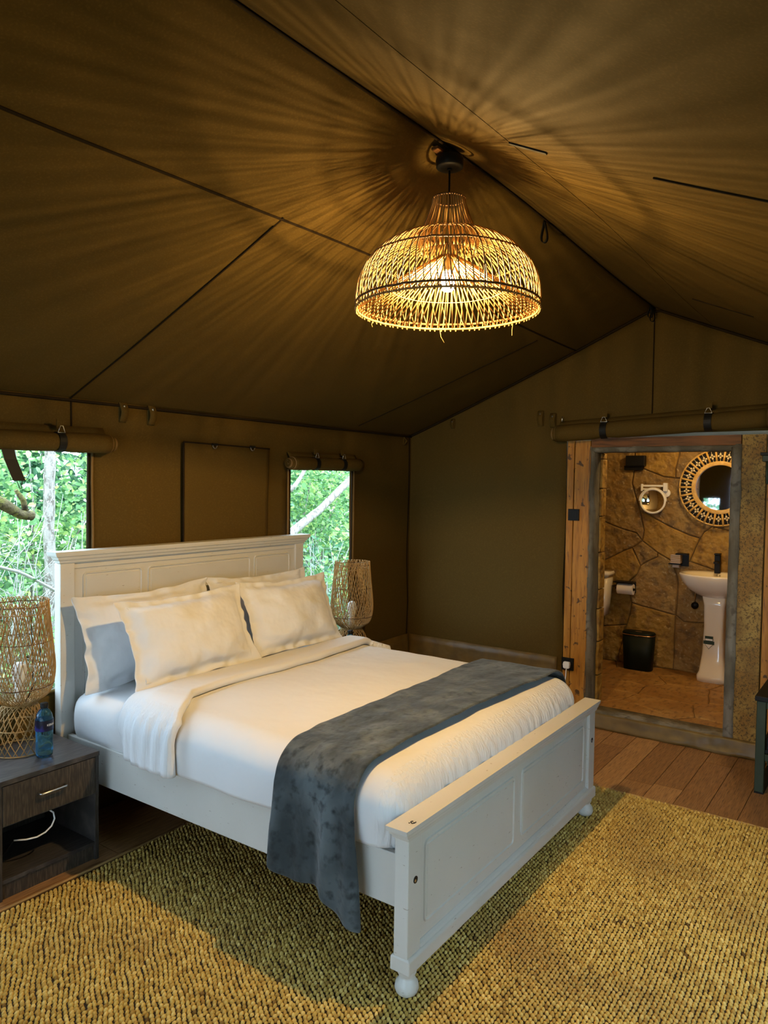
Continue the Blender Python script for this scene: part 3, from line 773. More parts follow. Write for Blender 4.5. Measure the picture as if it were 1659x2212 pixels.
def rounded_box(x0, x1, y0, y1, z0, z1, r, step, bottom=False, disp=None):
    keys = {}; vs = []; fs = []
    def vid(p):
        k = (round(p[0], 4), round(p[1], 4), round(p[2], 4))
        if k not in keys:
            keys[k] = len(vs); q = Vector(p)
            inn = Vector((min(max(p[0], x0 + r), x1 - r), min(max(p[1], y0 + r), y1 - r), min(max(p[2], z0 + (r if bottom else 0)), z1 - r)))
            d = q - inn
            nrm = d.normalized() if d.length > 1e-6 else Vector((0, 0, 1))
            pos = inn + nrm * r if d.length > 1e-6 else q
            if disp: pos = disp(pos, nrm)
            vs.append(tuple(pos))
        return keys[k]
    nx, ny, nzz = [max(2, round(L / step)) for L in (x1 - x0, y1 - y0, z1 - z0)]
    X = np.linspace(x0, x1, nx + 1); Y = np.linspace(y0, y1, ny + 1); Z = np.linspace(z0, z1, nzz + 1)
    def face(A, B, fn):
        for i in range(len(A) - 1):
            for j in range(len(B) - 1):
                fs.append((vid(fn(A[i], B[j])), vid(fn(A[i + 1], B[j])), vid(fn(A[i + 1], B[j + 1])), vid(fn(A[i], B[j + 1]))))
    face(X, Y, lambda a, b: (a, b, z1))
    if bottom: face(X, Y, lambda a, b: (a, b, z0))
    face(X, Z, lambda a, b: (a, y0, b)); face(X, Z, lambda a, b: (a, y1, b))
    face(Y, Z, lambda a, b: (x0, a, b)); face(Y, Z, lambda a, b: (x1, a, b))
    mb = MB(); mb.v = vs; mb.f = fs
    return mb

# mattress in its fitted sheet
def mdisp(p, n):
    bulge = .022 * math.sin(PI * min(1, max(0, (p.z - .394) / .25)))
    q = p.copy()
    if n.z < .6 and abs(n.x) > .4: q.x += math.copysign(bulge, n.x)
    g = .004 * nz(p.y * 26, p.z * 5, 1) * (1 - abs(n.z))
    return q + n * (g + .004 * nz(p.x * 3, p.y * 3, 2))
o = build(rounded_box(-2.912, -1.378, -1.862, -.050, .393, .645, .07, .026, True, mdisp), 'mattress', LINEN, None, True)
tag(o, 'mattress in a white fitted sheet on the white bed', 'mattress')

# duvet
def ddisp(p, n):
    q = p.copy()
    cx, cy = (p.x + 2.145) / .8, (p.y + 1.13) / .74
    side = 1 - abs(n.z)
    q.z += .016 * max(0, 1 - cx * cx) * max(0, 1 - cy * cy) * max(0, n.z)
    if n.y < -.25:      # gathered cloth at the foot
        q += n * (.0035 * math.sin(p.x * 85 + 4 * nz(p.x * 6, p.z * 8)) * min(1, side * 1.5) * (0.4 + .6 * abs(nz(p.x * 3, 1.7)) * 2))
    if n.x < -.3:
        q += n * (.010 * nz(p.y * 6 + p.z * 2, p.z * 4, 3) * side)
        q.x -= .012 * math.sin(PI * min(1, max(0, (p.z - .45) / .22)))
    q += n * (.006 * nz(p.x * 3.1, p.y * 3.1, 5) + .0035 * nz(p.x * 8 + p.y * 3, p.y * 8, 6))
    return q
o = build(rounded_box(-2.946, -1.344, -1.866, -.450, .450, .672, .105, .014, False, ddisp), 'duvet', LINEN, None, True, solid=.006)
o.data.materials.append(LINEN_G)
for pl in o.data.polygons:
    if pl.normal.y < -.35: pl.material_index = 1
tag(o, 'white duvet spread over the bed and tucked in at the sides', 'duvet')
# turned-down flap of the duvet
def fedge(x): return -.60 - .10 * math.exp(-((x + 2.95) / .22) ** 2) - .06 * math.sin((x + 3.0) * 1.9) + .012 * nz(x * 4, 3)
def turn(u, v):
    """u across the bed (unfolded), v from the pillow side (0) over the flap to its rolled edge (1)"""
    half, r, top, zb = .812, .112, .672, .452
    L = half - r + r * PI / 2 + (top - r - zb)
    d = (u * 2 - 1) * L; s = 1 if d > 0 else -1; d = abs(d)
    if d < half - r: x, z, nx_, nz_ = d, top, 0, 1
    elif d < half - r + r * PI / 2:
        a = (d - half + r) / r; x, z, nx_, nz_ = half - r + r * math.sin(a), top - r + r * math.cos(a), math.sin(a), math.cos(a)
    else: x, z, nx_, nz_ = half, top - r - (d - half + r - r * PI / 2), 1, 0
    X = -2.145 + s * x
    y0 = -.43; y1 = fedge(X) - (.12 if z < top - .03 else .12 * max(0, (x - .6) / .2) if s < 0 else 0)
    if s < 0: y0 -= .03 * max(0, min(1, (x - .5) / .3)) + .045 * max(0, (top - z) / .2)
    if v < .86:
        t_ = v / .86; y = y0 + (y1 - y0) * t_; h = .006 + .030 * math.sin(PI * min(1, t_ * 1.05)) ** .6 if t_ < .97 else .030 - (t_ - .97) * .2
        h = .010 + .026 * min(1, t_ * 2.5)
    else:
        a = (v - .86) / .14 * PI; y = y1 - .014 * math.sin(a); h = .036 - .017 * (1 - math.cos(a))
    if nz_ < .7: h += .006 * nz(y * 30, z * 5, 3) + .004 * math.sin(y * 90 + z * 12)
    h += .005 * nz(X * 5, y * 9, 4) + .012 * nz_
    return (X + s * nx_ * h, y, z + nz_ * h)
mb = MB(); mb.grid(110, 34, turn)
o = build(mb, 'duvet_fold', LINEN, None, True, solid=.004)
o.data.materials.append(LINEN_G)
for pl in o.data.polygons:
    if abs(pl.normal.x) > .45: pl.material_index = 1; tag(o, 'turned-down band of the white duvet in front of the pillows', 'duvet fold')

# velvet throw over the foot end
def throw(u, v):
    half, r, top, zr = .836, .11, .700, .30
    L1 = half - r + r * PI / 2 + (top - r) - .23
    L2 = half - r + r * PI / 2 + (top - r) - .34
    d = -L1 + (L1 + L2) * u; s = 1 if d > 0 else -1; d = abs(d)
    if d < half - r: x, z, nx_, nz_ = d, top, 0, 1
    elif d < half - r + r * PI / 2:
        a = (d - half + r) / r; x, z, nx_, nz_ = half - r + r * math.sin(a), top - r + r * math.cos(a), math.sin(a), math.cos(a)
    else: x, z, nx_, nz_ = half, top - r - (d - half + r - r * PI / 2), 1, 0
    X = -2.145 + s * x
    ya = -1.395 + .012 * nz(d * 3 + s, 1) ; yb = -1.735 + .014 * nz(d * 3 + s, 5)
    ss = (X + 2.145) / half; ss = max(0., ss); ya += .035 * ss; yb -= .045 * ss
    hang = max(0, top - r - z)
    ya += .01 - .03 * math.sin(hang * 6) * .4; yb -= .09 * hang if s < 0 else 0
    y = ya + (yb - ya) * v
    if s < 0 and hang > 0:
        X -= .004 + .012 * min(1, hang * 3) + (.016 * math.sin(v * 9 + 1.0) + .010 * math.sin(v * 21 + hang * 3)) * min(1, hang * 5)
        z -= hang * (-.20 + .30 * v) + .016 * math.sin(v * 7.5 + .5) * min(1, hang * 4)
    h = .005 * nz(X * 6, y * 11, 8) + .004 * nz(X * 14 + y * 6, y * 20, 2)
    h += nz_ * .016 * max(0, 1 - ((X + 2.145) / .8) ** 2)
    return (X + s * nx_ * h, y, z + nz_ * h)
mb = MB(); mb.grid(130, 30, throw)
o = build(mb, 'bed_throw', VELVET, None, True, solid=.010); tag(o, 'grey-blue velvet throw laid across the foot of the bed', 'throw')
o.modifiers.new('soft', 'SUBSURF').levels = 1; o.modifiers['soft'].render_levels = 1

# pillows: (bottom-left corner, bottom-right x, lean, height...)
def pillow(label, cx, yb, zb, W, H, T, lean, yaw, roll, seed):
    A, B = 40, 26
    def surf(sgn):
        def fn(u, v):
            a, b = u * 2 - 1, v * 2 - 1
            fl = 1.15
            aa, bb = max(-1, min(1, a * fl)), max(-1, min(1, b * fl * 1.03))
            t_ = T / 2 * (max(0, 1 - aa ** 2) ** .46) * (max(0, 1 - bb ** 2) ** .42)
            x = a * W / 2 * (1 - .09 * (1 - b * b)); zc = b * H / 2 * (1 - (.17 if b > 0 else .05) * (1 - a * a))
            edge = 1 if t_ < 1e-4 else 0
            wr = .018 * nz(a * 2.2 + seed, b * 2.2, seed) + .018 * nz(a * 5 + 3 * b + seed, b * 6 - a * 3, seed + 3) * (abs(a) ** 2 + abs(b) ** 2) * .6
            flw = .020 * nz(a * 7 + seed, b * 7, seed + 8) * edge
            tt = sgn * (t_ + (wr if t_ > .004 else 0) * min(1, t_ / .03) + .0022) + flw
            # corners droop
            zc += -.012 * (a * a) * (b > 0) * b + .010 * nz(a * 3, b * 3 + seed)
            if b < -.75: zc += .0
            return (x, tt, zc)
        return fn
    mb = MB(); mb.grid(A, B, surf(-1)); k = len(mb.v); mb.grid(A, B, surf(1))
    # sew the rims
    rim = [i for i in range(A + 1)] + [(j + 1) * (A + 1) - 1 for j in range(1, B + 1)] + [B * (A + 1) + i for i in range(A - 1, -1, -1)] + [j * (A + 1) for j in range(B - 1, 0, -1)]
    for i in range(len(rim)):
        a, b = rim[i], rim[(i + 1) % len(rim)]; mb.f.append((a, b, k + b, k + a))
    Mx = Matrix.Translation((cx, yb, zb)) @ Matrix.Rotation(yaw, 4, 'Z') @ Matrix.Rotation(lean, 4, 'X') @ Matrix.Rotation(roll, 4, 'Y') @ Matrix.Translation((0, 0, H / 2))
    mb.v = [tuple(Mx @ Vector(p)) for p in mb.v]
    o = build(mb, 'pillow', LINENP, None, True)
    sb = o.modifiers.new('soft', 'SUBSURF'); sb.levels = 1; sb.render_levels = 1
    fr = surf(-1); ua, vb = .5 - .5 / 1.15, .5 - .5 / (1.15 * 1.03); path = []
    for k in range(40): path.append((ua + (1 - 2 * ua) * k / 40, vb))
    for k in range(26): path.append((1 - ua, vb + (1 - 2 * vb) * k / 26))
    for k in range(40): path.append((1 - ua - (1 - 2 * ua) * k / 40, 1 - vb))
    for k in range(26): path.append((ua, 1 - vb - (1 - 2 * vb) * k / 26))
    build(MB().tube([Mx @ (Vector(fr(u, v)) + Vector((0, .0015, 0))) for u, v in path], .0032, 5, closed=True), 'flange_seam', LINENP, o, True)
    return tag(o, label, 'pillow', 'white flanged pillows against the headboard')
R_ = math.radians
pillow('white pillow leaning on the headboard behind the front pillow by the near lamp', -2.545, -.195, .660, .80, .455, .13, R_(-12), R_(0), R_(-1.5), 1.3)
pillow('white pillow leaning on the headboard behind the front pillow by the far lamp', -1.785, -.195, .660, .80, .455, .13, R_(-12), R_(0), R_(1.0), 4.1)
pillow('plump white front pillow on the near side of the bed', -2.485, -.452, .690, .765, .43, .18, R_(-22), R_(0), R_(-1), 7.7)
pillow('plump white front pillow on the far side of the bed', -1.772, -.435, .690, .725, .43, .18, R_(-22), R_(0), R_(1), 11.9)

# ------------------------------------------------------------------ rug
def rug():
    x0, x1, y0, y1 = -5.75, -.985, -3.40, -.455
    t = thing('rug', ((x0 + x1) / 2, (y0 + y1) / 2, 0), 'large braided jute rug under the bed', 'rug')
    def wav(x, y): return .0
    mb = MB(); mb.box(x0 + .01, x1 - .01, y0 + .01, y1 - .01, .0006, .006); build(mb, 'rug_backing', JUTEB, t)
    sx, sy = .0185, .0148
    xs = np.arange(x0, x1, sx); ys = np.arange(y0, y1, sy)
    rng = np.random.default_rng(5)
    gx, gy = np.meshgrid(xs, ys, indexing='ij')
    ri = np.arange(len(ys))[None, :]
    gx = gx + (ri % 2) * sx * .5 + .0035 * np.sin(gy * 37 + 1.3) + rng.normal(0, .0014, gx.shape)
    gy = gy + .010 * np.sin(gx * 2.1 + gy * .7) + .005 * np.sin(gx * 6.3 + gy * 2.0) + rng.normal(0, .0008, gx.shape)
    # ragged border
    n = gx.size; px = gx.ravel(); py = gy.ravel()
    # keep only what is not buried deep under the bed
    keep = ~((px > -2.30) & (px < -1.60) & (py > -1.40) & (py < -.50))
    px, py = px[keep], py[keep]; n = len(px)
    rowpar = np.broadcast_to(ri % 2, gx.shape).ravel()[keep]
    rot = np.where(rowpar == 0, .50, .38) + rng.normal(0, .16, n)
    la = .0104 * rng.uniform(.85, 1.2, n); lb = .0068 * rng.uniform(.85, 1.18, n)
    hz = .0098 * rng.uniform(.8, 1.25, n)
    tpl = []
    for rr_, zz_ in ((1.0, .0), (.78, .62)):
        for k in range(6):
            a = k * PI / 3 + (.5 if rr_ < 1 else 0) * 0
            tpl.append((rr_ * math.cos(a), rr_ * math.sin(a), zz_))
    tpl.append((0.12, 0, 1.0)); tpl = np.array(tpl)
    c, s_ = np.cos(rot), np.sin(rot)
    ex = tpl[None, :, 0] * la[:, None]; ey = tpl[None, :, 1] * lb[:, None]
    tilt = rng.normal(0, .12, n)[:, None] * tpl[None, :, 0] * .004
    base = .0055
    V = np.stack([px[:, None] + ex * c[:, None] - ey * s_[:, None], py[:, None] + ex * s_[:, None] + ey * c[:, None], base + tpl[None, :, 2] * hz[:, None] + tilt * (tpl[None, :, 2] > 0)], -1)
    fq = []
    for k in range(6):
        k2 = (k + 1) % 6
        fq += [(k, k2, 6 + k2), (k, 6 + k2, 6 + k), (6 + k, 6 + k2, 12)]
    Fc = (np.array(fq)[None] + (np.arange(n) * 13)[:, None, None]).reshape(-1, 3)
    tone = np.clip(rng.normal(.5, .2, n), .13, 1); dark = rng.random(n) < .006; tone[dark] = rng.uniform(0, .08, dark.sum())
    off = np.array(world_loc(t))
    npmesh('braid', V.reshape(-1, 3) - off, Fc, JUTE, t, (0, 0, 0), np.repeat(tone, 13), True, 'stuff')
    # loose bound edge along the far side
    for pts in ([(x1 + .003, y0 + (y1 - y0) * k / 90, .008) for k in range(91)], [(x0 + (x1 - x0) * k / 120, y1 + .003, .008) for k in range(121)]):
        build(MB().tube([(a, b + .0, z + .001 * nz(a * 60, b * 60)) for a, b, z in pts], .0065, 6), 'edge_binding', RATTAN, t, True)
rug()

# ------------------------------------------------------------------ nightstands
NZ = .465
def nightstand(x0, x1, y0, y1, label, loc):
    t = thing('nightstand', loc, label, 'nightstand', 'dark wood nightstands on both sides of the bed')
    build(MB().box(x0, x1, y0 - .006, y1, NZ - .020, NZ), 'top', DARKWOODX, t, bevel=.0015)
    for a in (x0, x1 - .017):
        build(MB().box(a, a + .017, y0, y1, 0, NZ - .0205), 'side_panel', DARKWOOD, t, bevel=.001)
    build(MB().box(x0 + .017, x1 - .017, y1 - .008, y1 - .002, .05, NZ - .0205), 'back_panel', DARKWOOD, t)
    build(MB().box(x0 + .017, x1 - .017, y0 + .004, y1 - .008, .062, .078), 'bottom_shelf', DARKWOODX, t, bevel=.001)
    build(MB().box(x0 + .017, x1 - .017, y0 + .004, y1 - .008, .283, .293), 'divider', DARKWOODX, t)
    build(MB().box(x0 + .017, x1 - .017, y0 + .012, y0 + .026, .0, .062), 'plinth', DARKWOODZ, t)
    d = build(MB().box(x0 + .019, x1 - .019, y0 - .002, y0 + .016, .288, NZ - .024), 'drawer', DARKWOODZ, t, bevel=.001)
    cx = x0 + (x1 - x0) * .5
    h = MB(); h.tube([(cx - .055, y0 - .003, .372), (cx - .055, y0 - .020, .372), (cx - .050, y0 - .024, .372), (cx + .050, y0 - .024, .372), (cx + .055, y0 - .020, .372), (cx + .055, y0 - .003, .372)], .0048, 8)
    build(h, 'handle', STEEL, d, True)
    return t
nightstand(-3.425, -2.998, -.385, .012, 'dark wood nightstand with an open shelf beside the near lamp', (-3.21, -.19, 0))
nightstand(-1.285, -.845, -.385, -.002, 'dark wood nightstand hidden behind the bed under the far lamp', (-1.065, -.19, 0))

# white cable loop inside the open shelf
pts = [(-3.272, -.30, .252), (-3.253, -.31, .262), (-3.22, -.325, .268), (-3.19, -.33, .264), (-3.170, -.33, .245), (-3.165, -.33, .218), (-3.178, -.33, .192), (-3.205, -.33, .176), (-3.24, -.33, .170), (-3.28, -.32, .172), (-3.32, -.30, .178)]
cb = MB(); cb.tube(pts, .0033, 8)
t = thing('power_cable', (-3.22, -.32, .078), 'white cable looped inside the open shelf of the near nightstand', 'cable')
build(cb, 'lead', PLASTICW, t, True)
build(MB().tube([(-3.32, -.30, .178), (-3.35, -.27, .12), (-3.36, -.2, .084), (-3.34, -.05, .084)], .0033, 8), 'lead', BLACKM, t, True)
build(MB().tube([(-3.272, -.30, .252), (-3.285, -.20, .27), (-3.29, -.06, .274)], .0033, 8), 'lead', PLASTICW, t, True)

# ------------------------------------------------------------------ rattan table lamps
def interp(prof, z):
    for (r0, z0), (r1, z1) in zip(prof, prof[1:]):
        if z0 <= z <= z1:
            k = (z - z0) / (z1 - z0); k = k
            return r0 + (r1 - r0) * k
    return prof[-1][0] if z > prof[-1][1] else prof[0][0]
def smoothprof(prof, n=40):
    """Catmull-Rom resample of a (r,z) profile"""
    P = [Vector((r, z)) for r, z in prof]; P = [P[0] * 2 - P[1]] + P + [P[-1] * 2 - P[-2]]; out = []
    m = len(P) - 3
    for i in range(n + 1):
        s_ = min(i / n * m, m - 1e-6); k = int(s_); f_ = s_ - k
        a, b, c, d = P[k:k + 4]
        q = .5 * ((2 * b) + (c - a) * f_ + (2 * a - 5 * b + 4 * c - d) * f_ ** 2 + (3 * b - a - 3 * c + d) * f_ ** 3)
        out.append((q.x, q.y))
    return out
def weave(cx, cy, prof, count, twist, r, seed, both=True, jitter=.25, npt=None, n=5, dr=.0015):
    mb = MB(); rg = random.Random(seed)
    for fam in ((1, -1) if both else (1,)):
        for k in range(count):
            a0 = 2 * PI * (k + rg.uniform(-jitter, jitter)) / count; tw = twist * fam * rg.uniform(.92, 1.08)
            pts = []
            m = len(prof) - 1
            for i, (rad, z) in enumerate(prof):
                a = a0 + tw * i / m; R = rad + fam * dr
                pts.append((cx + R * math.cos(a), cy + R * math.sin(a), z))
            mb.tube(pts, r * rg.uniform(.8, 1.2), n)
    return mb
def hoop(cx, cy, R, z, r, n=44, wob=0.0):
    return MB().tube([(cx + R * math.cos(2 * PI * j / n), cy + R * math.sin(2 * PI * j / n), z + wob * nz(j * .9, R * 50)) for j in range(n)], r, 6, closed=True)
def table_lamp(cx, cy, label, seed):
    t = thing('table_lamp', (cx, cy, NZ), label, 'lamp', 'rattan table lamps on the nightstands')
    pb = smoothprof([(.108, NZ + .004), (.110, NZ + .05), (.105, NZ + .10), (.090, NZ + .15), (.070, NZ + .185), (.062, NZ + .20)], 14)
    b = build(weave(cx, cy, pb, 24, 1.15, .0019, seed), 'base_weave', RATTAN, t, True, kind='stuff')
    for R, z in ((.109, NZ + .004), (.104, NZ + .105), (.064, NZ + .199)):
        build(hoop(cx, cy, R, z, .0028), 'base_hoop', RATTAN, t, True)
    pt = smoothprof([(.062, NZ + .20), (.085, NZ + .215), (.118, NZ + .245), (.134, NZ + .30), (.137, NZ + .36), (.130, NZ + .44), (.122, NZ + .52), (.115, NZ + .60), (.113, NZ + .635)], 26)
    build(weave(cx, cy, pt, 62, 1.05, .0018, seed + 3), 'shade_weave', RATTAN, t, True, kind='stuff')
    for R, z, mt in ((.113, NZ + .615, RATTAND), (.115, NZ + .585, RATTAN), (.127, NZ + .465, RATTAND), (.133, NZ + .28, RATTAND)):
        build(hoop(cx, cy, R, z, .0022, wob=.003), 'shade_hoop', mt, t, True)
    # wire stand, socket and bulb
    build(MB().lathe([(.05, NZ + .198), (.05, NZ + .206)], cx, cy, 20), 'shade_plate', RATTAN, t)
    so = build(MB().lathe([(.020, NZ + .206), (.020, NZ + .262), (.017, NZ + .268)], cx, cy, 16), 'bulb_socket', BULBB, t, True)
    build(MB().lathe([(.015, NZ + .268), (.019, NZ + .285), (.029, NZ + .32), (.031, NZ + .34), (.026, NZ + .36), (.014, NZ + .371), (.002, NZ + .374)], cx, cy, 20), 'bulb', BULBW, so, True)
    for k in range(3):
        a = 2.1 * k + .4
        build(MB().tube([(cx + .112 * math.cos(a), cy + .112 * math.sin(a), NZ + .60), (cx + .128 * math.cos(a), cy + .128 * math.sin(a), NZ + .45), (cx + .131 * math.cos(a), cy + .131 * math.sin(a), NZ + .30), (cx + .05 * math.cos(a), cy + .05 * math.sin(a), NZ + .204)], .0017, 6), 'frame_wire', BLACKM, t, True)
    return t
table_lamp(-3.192, -.115, 'woven rattan table lamp on the near nightstand beside the water bottle', 10)
table_lamp(-1.020, -.200, 'woven rattan table lamp beyond the bed in front of the narrow window', 60)

# ------------------------------------------------------------------ water bottles
def font_mesh(txt, size):
    cu = bpy.data.curves.new('lettering', 'FONT'); cu.body = txt; cu.size = size; cu.resolution_u = 2
    ob = bpy.data.objects.new('lettering', cu); COL.objects.link(ob)
    dg = bpy.context.evaluated_depsgraph_get(); dg.update()
    me = bpy.data.meshes.new_from_object(ob.evaluated_get(dg))
    COL.objects.unlink(ob); bpy.data.objects.remove(ob)
    vs = [tuple(v.co) for v in me.vertices]; fs = [tuple(p.vertices) for p in me.polygons]
    return vs, fs
def bottle(cx, cy, label, txt=True):
    z = NZ
    t = thing('water_bottle', (cx, cy, z), label, 'bottle')
    prof = [(.004, z + .004), (.024, z + .001), (.032, z + .008), (.0335, z + .03), (.0325, z + .07), (.0335, z + .085), (.034, z + .11), (.0345, z + .118), (.0345, z + .155), (.033, z + .162), (.030, z + .176), (.022, z + .192), (.0135, z + .200), (.0135, z + .206)]
    build(MB().lathe(prof, cx, cy, 32), 'bottle_body', BLUEPET, t, True)
    build(MB().lathe([(.0152, z + .203), (.0155, z + .206), (.0155, z + .222), (.013, z + .2235)], cx, cy, 24), 'screw_cap', BLACKM, t, True)
    mb = MB(); n = 40
    rg = lambda R, zz: [(cx + R * math.cos(2 * PI * j / n), cy + R * math.sin(2 * PI * j / n), zz) for j in range(n)]
    mb.loft([rg(.0349, z + .112), rg(.0357, z + .117), rg(.0357, z + .156)], cap=False)
    lb = build(mb, 'wrap_label', LABELM, t, True)
    if txt:
        vs, fs = font_mesh('KERINGET', .0125)
        a0 = math.atan2(CAM.y - cy, CAM.x - cx) + .28
        mb = MB(); mb.add([(cx + .0361 * math.cos(a0 + x / .0361), cy + .0361 * math.sin(a0 + x / .0361), z + .1335 + yy) for x, yy, _ in vs], fs)
        build(mb, 'lettering', INKW, lb, recalc=False)
    return t
bottle(-3.172, -.268, 'blue plastic water bottle standing in front of the near rattan lamp')
bottle(-1.195, -.325, 'blue water bottle half hidden behind the front pillow at the far lamp', False)

# ------------------------------------------------------------------ pendant lamp
PX, PY = -2.567, -1.80
t = thing('pendant_lamp', (PX, PY, 2.76), 'rattan dome pendant lamp hanging from the tent ridge, lit', 'pendant lamp')
build(MB().lathe([(.040, 2.708), (.047, 2.712), (.049, 2.735), (.046, 2.748)], PX, PY, 28), 'ceiling_rose', BLACKM, t, True, bevel=.002)
build(MB().box(PX - .075, PX - .035, PY + .004, PY + .030, 2.752, 2.762), 'mount_tab', PINER, t, bevel=.002)
build(MB().lathe([(.008, 2.702), (.008, 2.708)], PX, PY, 12), 'cord_grip', BLACKM, t, True)
build(MB().tube([(PX, PY, 2.706), (PX, PY, 2.55), (PX, PY, 2.40)], .0035, 8), 'cord', BLACKM, t, True)
# outer dome
dome = smoothprof([(.098, 2.486), (.140, 2.473), (.185, 2.456), (.232, 2.429), (.268, 2.394), (.298, 2.353), (.316, 2.302), (.321, 2.255), (.318, 2.222)], 18)
rg = random.Random(4)
build(weave(PX, PY, dome, 90, .10, .0021, 31, both=False, jitter=.05), 'outer_strands', RATTAN, t, True, kind='stuff')
build(weave(PX, PY, dome, 45, -.36, .0015, 37, both=False, jitter=.05), 'outer_strands', RATTAN, t, True, kind='stuff')
neck = smoothprof([(.055, 2.604), (.059, 2.580), (.070, 2.550), (.084, 2.515), (.098, 2.486), (.104, 2.45), (.092, 2.42)], 10)
build(weave(PX, PY, neck, 40, .08, .0026, 41, both=False, jitter=.2), 'neck_strands', RATTAN, t, True, kind='stuff')
cone = [(.030, 2.405), (.10, 2.362), (.20, 2.296), (.312, 2.224)]
build(weave(PX, PY, cone, 76, .06, .0024, 43, both=False, jitter=.2), 'inner_strands', RATTAN, t, True, kind='stuff')
for R, z, r, mt, wb_ in ((.056, 2.604, .0035, RATTAND, .002), (.099, 2.485, .004, RATTAND, .002), (.185, 2.455, .0018, RATTAND, .002), (.270, 2.391, .0034, RATTAND, .003), (.321, 2.238, .0042, RATTAND, .003), (.318, 2.220, .0040, RATTAN, .002), (.035, 2.402, .004, RATTAND, 0), (.2, 2.294, .0011, RATTAN, .001)):
    build(hoop(PX, PY, R, z, r, 72, wb_), 'hoop', mt, t, True)
# knotted ends round the rim
mb = MB()
for k in range(92):
    a = 2 * PI * (k + rg.uniform(-.3, .3)) / 92; c, s_ = math.cos(a), math.sin(a)
    mb.tube([(PX + .320 * c, PY + .320 * s_, 2.225), (PX + .3225 * c, PY + .3225 * s_, 2.217), (PX + .319 * c, PY + .319 * s_, 2.2105)], [.0032, .004, .002], 5)
build(mb, 'rim_knots', RATTAN, t, True, kind='stuff')
for a, L, bend in ((.62, .045, .02), (-.35, .05, -.03), (2.2, .02, .01), (1.6, .02, .0), (3.9, .025, .01)):
    c, s_ = math.cos(a), math.sin(a)
    build(MB().tube([(PX + .318 * c, PY + .318 * s_, 2.215), (PX + .322 * c + bend * .4, PY + .322 * s_, 2.215 - L * .5), (PX + .318 * c + bend, PY + .318 * s_ - abs(bend) * .4, 2.215 - L)], [.0013, .0011, .0007], 5), 'loose_strand', RATTAN, t, True)
for k in range(4):
    a = .9 + PI / 2 * k
    build(MB().tube([(PX + R * math.cos(a), PY + R * math.sin(a), z) for R, z in dome[2:]], .0022, 6), 'frame_rib', RATTAND, t, True)
so = build(MB().lathe([(.018, 2.352), (.020, 2.36), (.020, 2.405), (.008, 2.41)], PX, PY, 16), 'bulb_socket', BLACKM, t, True)
build(MB().lathe([(.004, 2.2835), (.016, 2.287), (.025, 2.297), (.029, 2.312), (.026, 2.330), (.018, 2.345), (.014, 2.352)], PX, PY, 20), 'bulb', glow_glass('lit_bulb', (1.0, .82, .45), 14), so, True)
filament((PX, PY, 2.314), PENDANT_W, .019, t)

